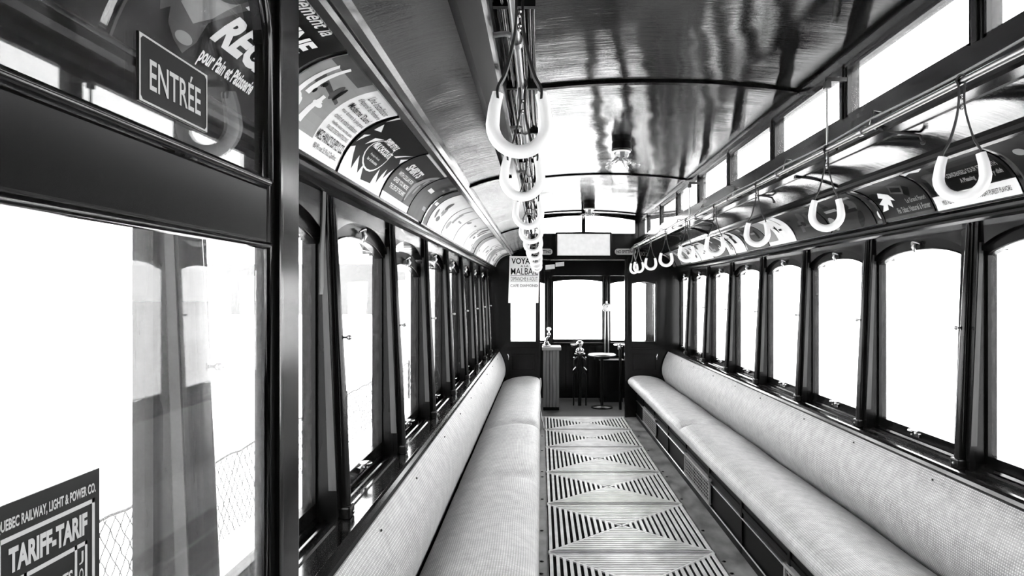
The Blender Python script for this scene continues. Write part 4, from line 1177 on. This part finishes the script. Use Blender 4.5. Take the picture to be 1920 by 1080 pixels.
# rope down the left jamb of the opening
mb = MB(); P = [(-0.505, 7.44, 0.46), (-0.50, 7.43, 0.38), (-0.512, 7.42, 0.30), (-0.505, 7.40, 0.22), (-0.512, 7.36, 0.14), (-0.500, 7.30, 0.08), (-0.49, 7.2, 0.02), (-0.475, 7.0, 0.024), (-0.47, 6.7, 0.024)]
P = [(x - 0.0, y - 0.0, z + 0.008) for x, y, z in P]
mb.tube(smooth3(P, 5), 0.0075, 8)
tag(mb.build('rope', M['signwhite']), 'pale rope hanging beside left bench end down onto the aisle grate', 'rope')

# ---------------------------------------------------------------- cab equipment
def cz(x, y, Y): s_ = FPX / Y; return ((x - 1015) / s_ - 0.495, 1.44 - (y - 552) / s_)
# controller cabinet
Yk = 7.95
k = empty('controller_cabinet', (-0.37, Yk, 0), 'boarded wooden controller cabinet with pale top left in the cab', 'cabinet')
a = cz(1016.5, 655, Yk); b_ = cz(1051.5, 648, Yk)
mb = MB()
nb = 5; w = (b_[0] - a[0] - 0.03) / nb
for i in range(nb): mb.box(a[0] + 0.01 + i * w + 0.002, a[0] + 0.01 + (i + 1) * w - 0.002, Yk - 0.008, Yk + 0.02, 0.04, a[1] - 0.01, 0.003)
mb.build('front_boards', M['board'], k)
mb = MB(); mb.box(a[0] + 0.012, b_[0] - 0.02, Yk + 0.0, Yk + 0.28, 0, a[1] - 0.01); mb.build('body', M['wood'], k)
mb = MB(); mb.box(a[0], b_[0] + 0.005, Yk - 0.03, Yk + 0.30, a[1] - 0.012, a[1] + 0.03, 0.008); mb.build('top', M['paper2'], k)
zt = a[1] + 0.03
c = empty('control_lever', (-0.44, Yk + 0.1, zt), 'polished brass controller handle standing on the controller cabinet', 'lever')
mb = MB(); mb.lathe([(0.05, 0), (0.05, 0.02), (0.03, 0.03), (0.025, 0.06)], (-0.43, Yk + 0.1, zt), seg=16); mb.build('base', M['brass'], c)
mb = MB(); mb.tube([(-0.43, Yk + 0.1, zt + 0.05), (-0.43, Yk + 0.1, zt + 0.10), (-0.40, Yk + 0.08, zt + 0.13)], 0.016, 10); mb.ball((-0.40, Yk + 0.08, zt + 0.15), 0.024); mb.build('crank', M['brass'], c)
mb = MB(); mb.tube([(-0.40, Yk + 0.08, zt + 0.16), (-0.40, Yk + 0.08, zt + 0.20)], 0.010, 8); mb.lathe([(0.012, 0), (0.026, 0.012), (0.030, 0.028), (0.020, 0.042), (0.004, 0.046)], (-0.40, Yk + 0.08, zt + 0.195), seg=14); mb.build('grip', M['white'], c)
# brake valve stand
Yv = 8.3
a = cz(1087, 646, Yv)
c = empty('brake_valve', (a[0], Yv, 0), 'brass brake valve with handle on a pipe stand in the cab centre', 'valve')
mb = MB(); mb.tube([(a[0], Yv, 0), (a[0], Yv, a[1] - 0.13)], 0.022, 10)
for s_ in (-1, 1): mb.tube([(a[0] + s_ * 0.03, Yv, a[1] - 0.16), (a[0] + s_ * 0.07, Yv, a[1] - 0.20), (a[0] + s_ * 0.075, Yv, a[1] - 0.26), (a[0] + s_ * 0.045, Yv, a[1] - 0.33), (a[0] + s_ * 0.08, Yv, a[1] - 0.40), (a[0] + s_ * 0.08, Yv, 0.0)], 0.010, 8)
mb.build('pipes', M['black'], c)
mb = MB(); mb.lathe([(0.03, -0.15), (0.055, -0.12), (0.055, -0.08), (0.03, -0.06), (0.028, -0.02), (0.045, 0.0), (0.045, 0.03), (0.02, 0.05)], (a[0], Yv, a[1]), seg=16)
for s_ in (-1, 1):
    mb.ball((a[0] + s_ * 0.032, Yv - 0.05, a[1] - 0.07), 0.022, 10); mb.ball((a[0] + s_ * 0.055, Yv - 0.03, a[1] - 0.12), 0.014, 8); mb.ball((a[0] + s_ * 0.075, Yv - 0.02, a[1] - 0.17), 0.012, 8)
    mb.tube([(a[0] + s_ * 0.05, Yv - 0.02, a[1] - 0.29), (a[0] + s_ * 0.085, Yv - 0.02, a[1] - 0.33)], 0.008, 6)
mb.build('valve_body', M['brass'], c)
mb = MB(); mb.tube([(a[0], Yv, a[1] + 0.02), (a[0] - 0.06, Yv - 0.03, a[1] + 0.0), (a[0] - 0.12, Yv - 0.05, a[1] - 0.005)], [0.015, 0.013, 0.016], 8); mb.build('handle', M['brass'], c)
# stool
Ys = 8.15
a = cz(1128.5, 664, Ys)
c = empty('stool', (a[0], Ys, 0), 'round topped stool with pale shiny seat in the cab', 'stool')
mb = MB(); mb.lathe([(0.13, -0.03), (0.175, -0.022), (0.18, -0.008), (0.165, 0.004), (0.10, 0.010), (0.02, 0.008)], (a[0], Ys, a[1]), seg=28); mb.build('seat', M['steel'], c)
mb = MB()
mb.lathe([(0.10, -0.06), (0.10, -0.03)], (a[0], Ys, a[1]), seg=20); mb.tube([(a[0], Ys, a[1] - 0.05), (a[0], Ys, 0.02)], 0.02, 10); mb.lathe([(0.14, 0), (0.13, 0.015), (0.03, 0.03)], (a[0], Ys, 0), seg=20)
mb.build('stand', M['black'], c)
# box behind the stool with bright rim, handbrake at right
Yb = 8.55
a = cz(1125, 676, Yb); b_ = cz(1168, 676, Yb)
c = empty('sand_box', ((a[0] + b_[0]) / 2, Yb, 0), 'dark boxed locker behind the stool at right of the cab', 'locker')
mb = MB(); mb.box(a[0], b_[0], Yb, Yb + 0.25, 0, a[1], 0.006); mb.build('body', M['wood'], c)
mb = MB(); mb.box(a[0] - 0.01, b_[0] + 0.01, Yb - 0.012, Yb + 0.25, a[1], a[1] + 0.012, 0.003); mb.build('rim', M['steel'], c)
Yh = 8.0
a = cz(1163, 648, Yh)
c = empty('hand_brake', (a[0], Yh, 0), 'brass hand brake wheel and post at the right jamb of the cab', 'brake')
mb = MB(); mb.tube([(a[0], Yh, 0), (a[0], Yh, a[1] - 0.02)], 0.018, 10); mb.build('post', M['black'], c)
mb = MB(); mb.tube([(a[0] + 0.075 * math.cos(2 * PI * i / 20), Yh + 0.09 * math.sin(2 * PI * i / 20), a[1] + 0.01) for i in range(20)], 0.010, 8, closed=True)
mb.lathe([(0.03, -0.05), (0.035, 0), (0.012, 0.03)], (a[0], Yh, a[1]), seg=14)
for i in range(3): mb.tube([(a[0], Yh, a[1] + 0.005), (a[0] + 0.075 * math.cos(i * 2.09), Yh + 0.09 * math.sin(i * 2.09), a[1] + 0.01)], 0.007, 6)
mb.build('wheel', M['brass'], c)
# gauge with pipes
Yg = 8.80
a = cz(1137.5, 577, Yg)
c = empty('pressure_gauge', (a[0], Yg, a[1]), 'round brass pressure gauge with pipes on the windscreen post', 'gauge')
mb = MB(); mb.lathe([(0.058, -0.02), (0.060, 0.0), (0.056, 0.012), (0.048, 0.014)], (0, 0, 0), axis='y', seg=24); mb.v = [(x + a[0], Yg - y, z + a[1]) for x, y, z in mb.v]; mb.build('case', M['brass'], c)
mb = MB(); mb.lathe([(0.047, 0.0), (0.047, 0.002)], (a[0], Yg - 0.017, a[1]), axis='y', seg=24); mb.build('dial', M['paper'], c)
mb = MB(); mb.tube([(a[0], Yg - 0.019, a[1]), (a[0] + 0.02, Yg - 0.019, a[1] + 0.03)], 0.002, 5); mb.build('needle', M['ink'], c)
mb = MB(); mb.tube([(a[0], Yg, a[1] + 0.05), (a[0], Yg, a[1] + 0.09)], 0.012, 8)
for s_ in (-1, 1): mb.tube([(a[0] + s_ * 0.02, Yg - 0.01, a[1] - 0.05), (a[0] + s_ * 0.024, Yg - 0.01, a[1] - 0.5), (a[0] + s_ * 0.024, Yg - 0.01, a[1] - 0.72)], 0.008, 8)
mb.build('pipes', M['steel'], c)
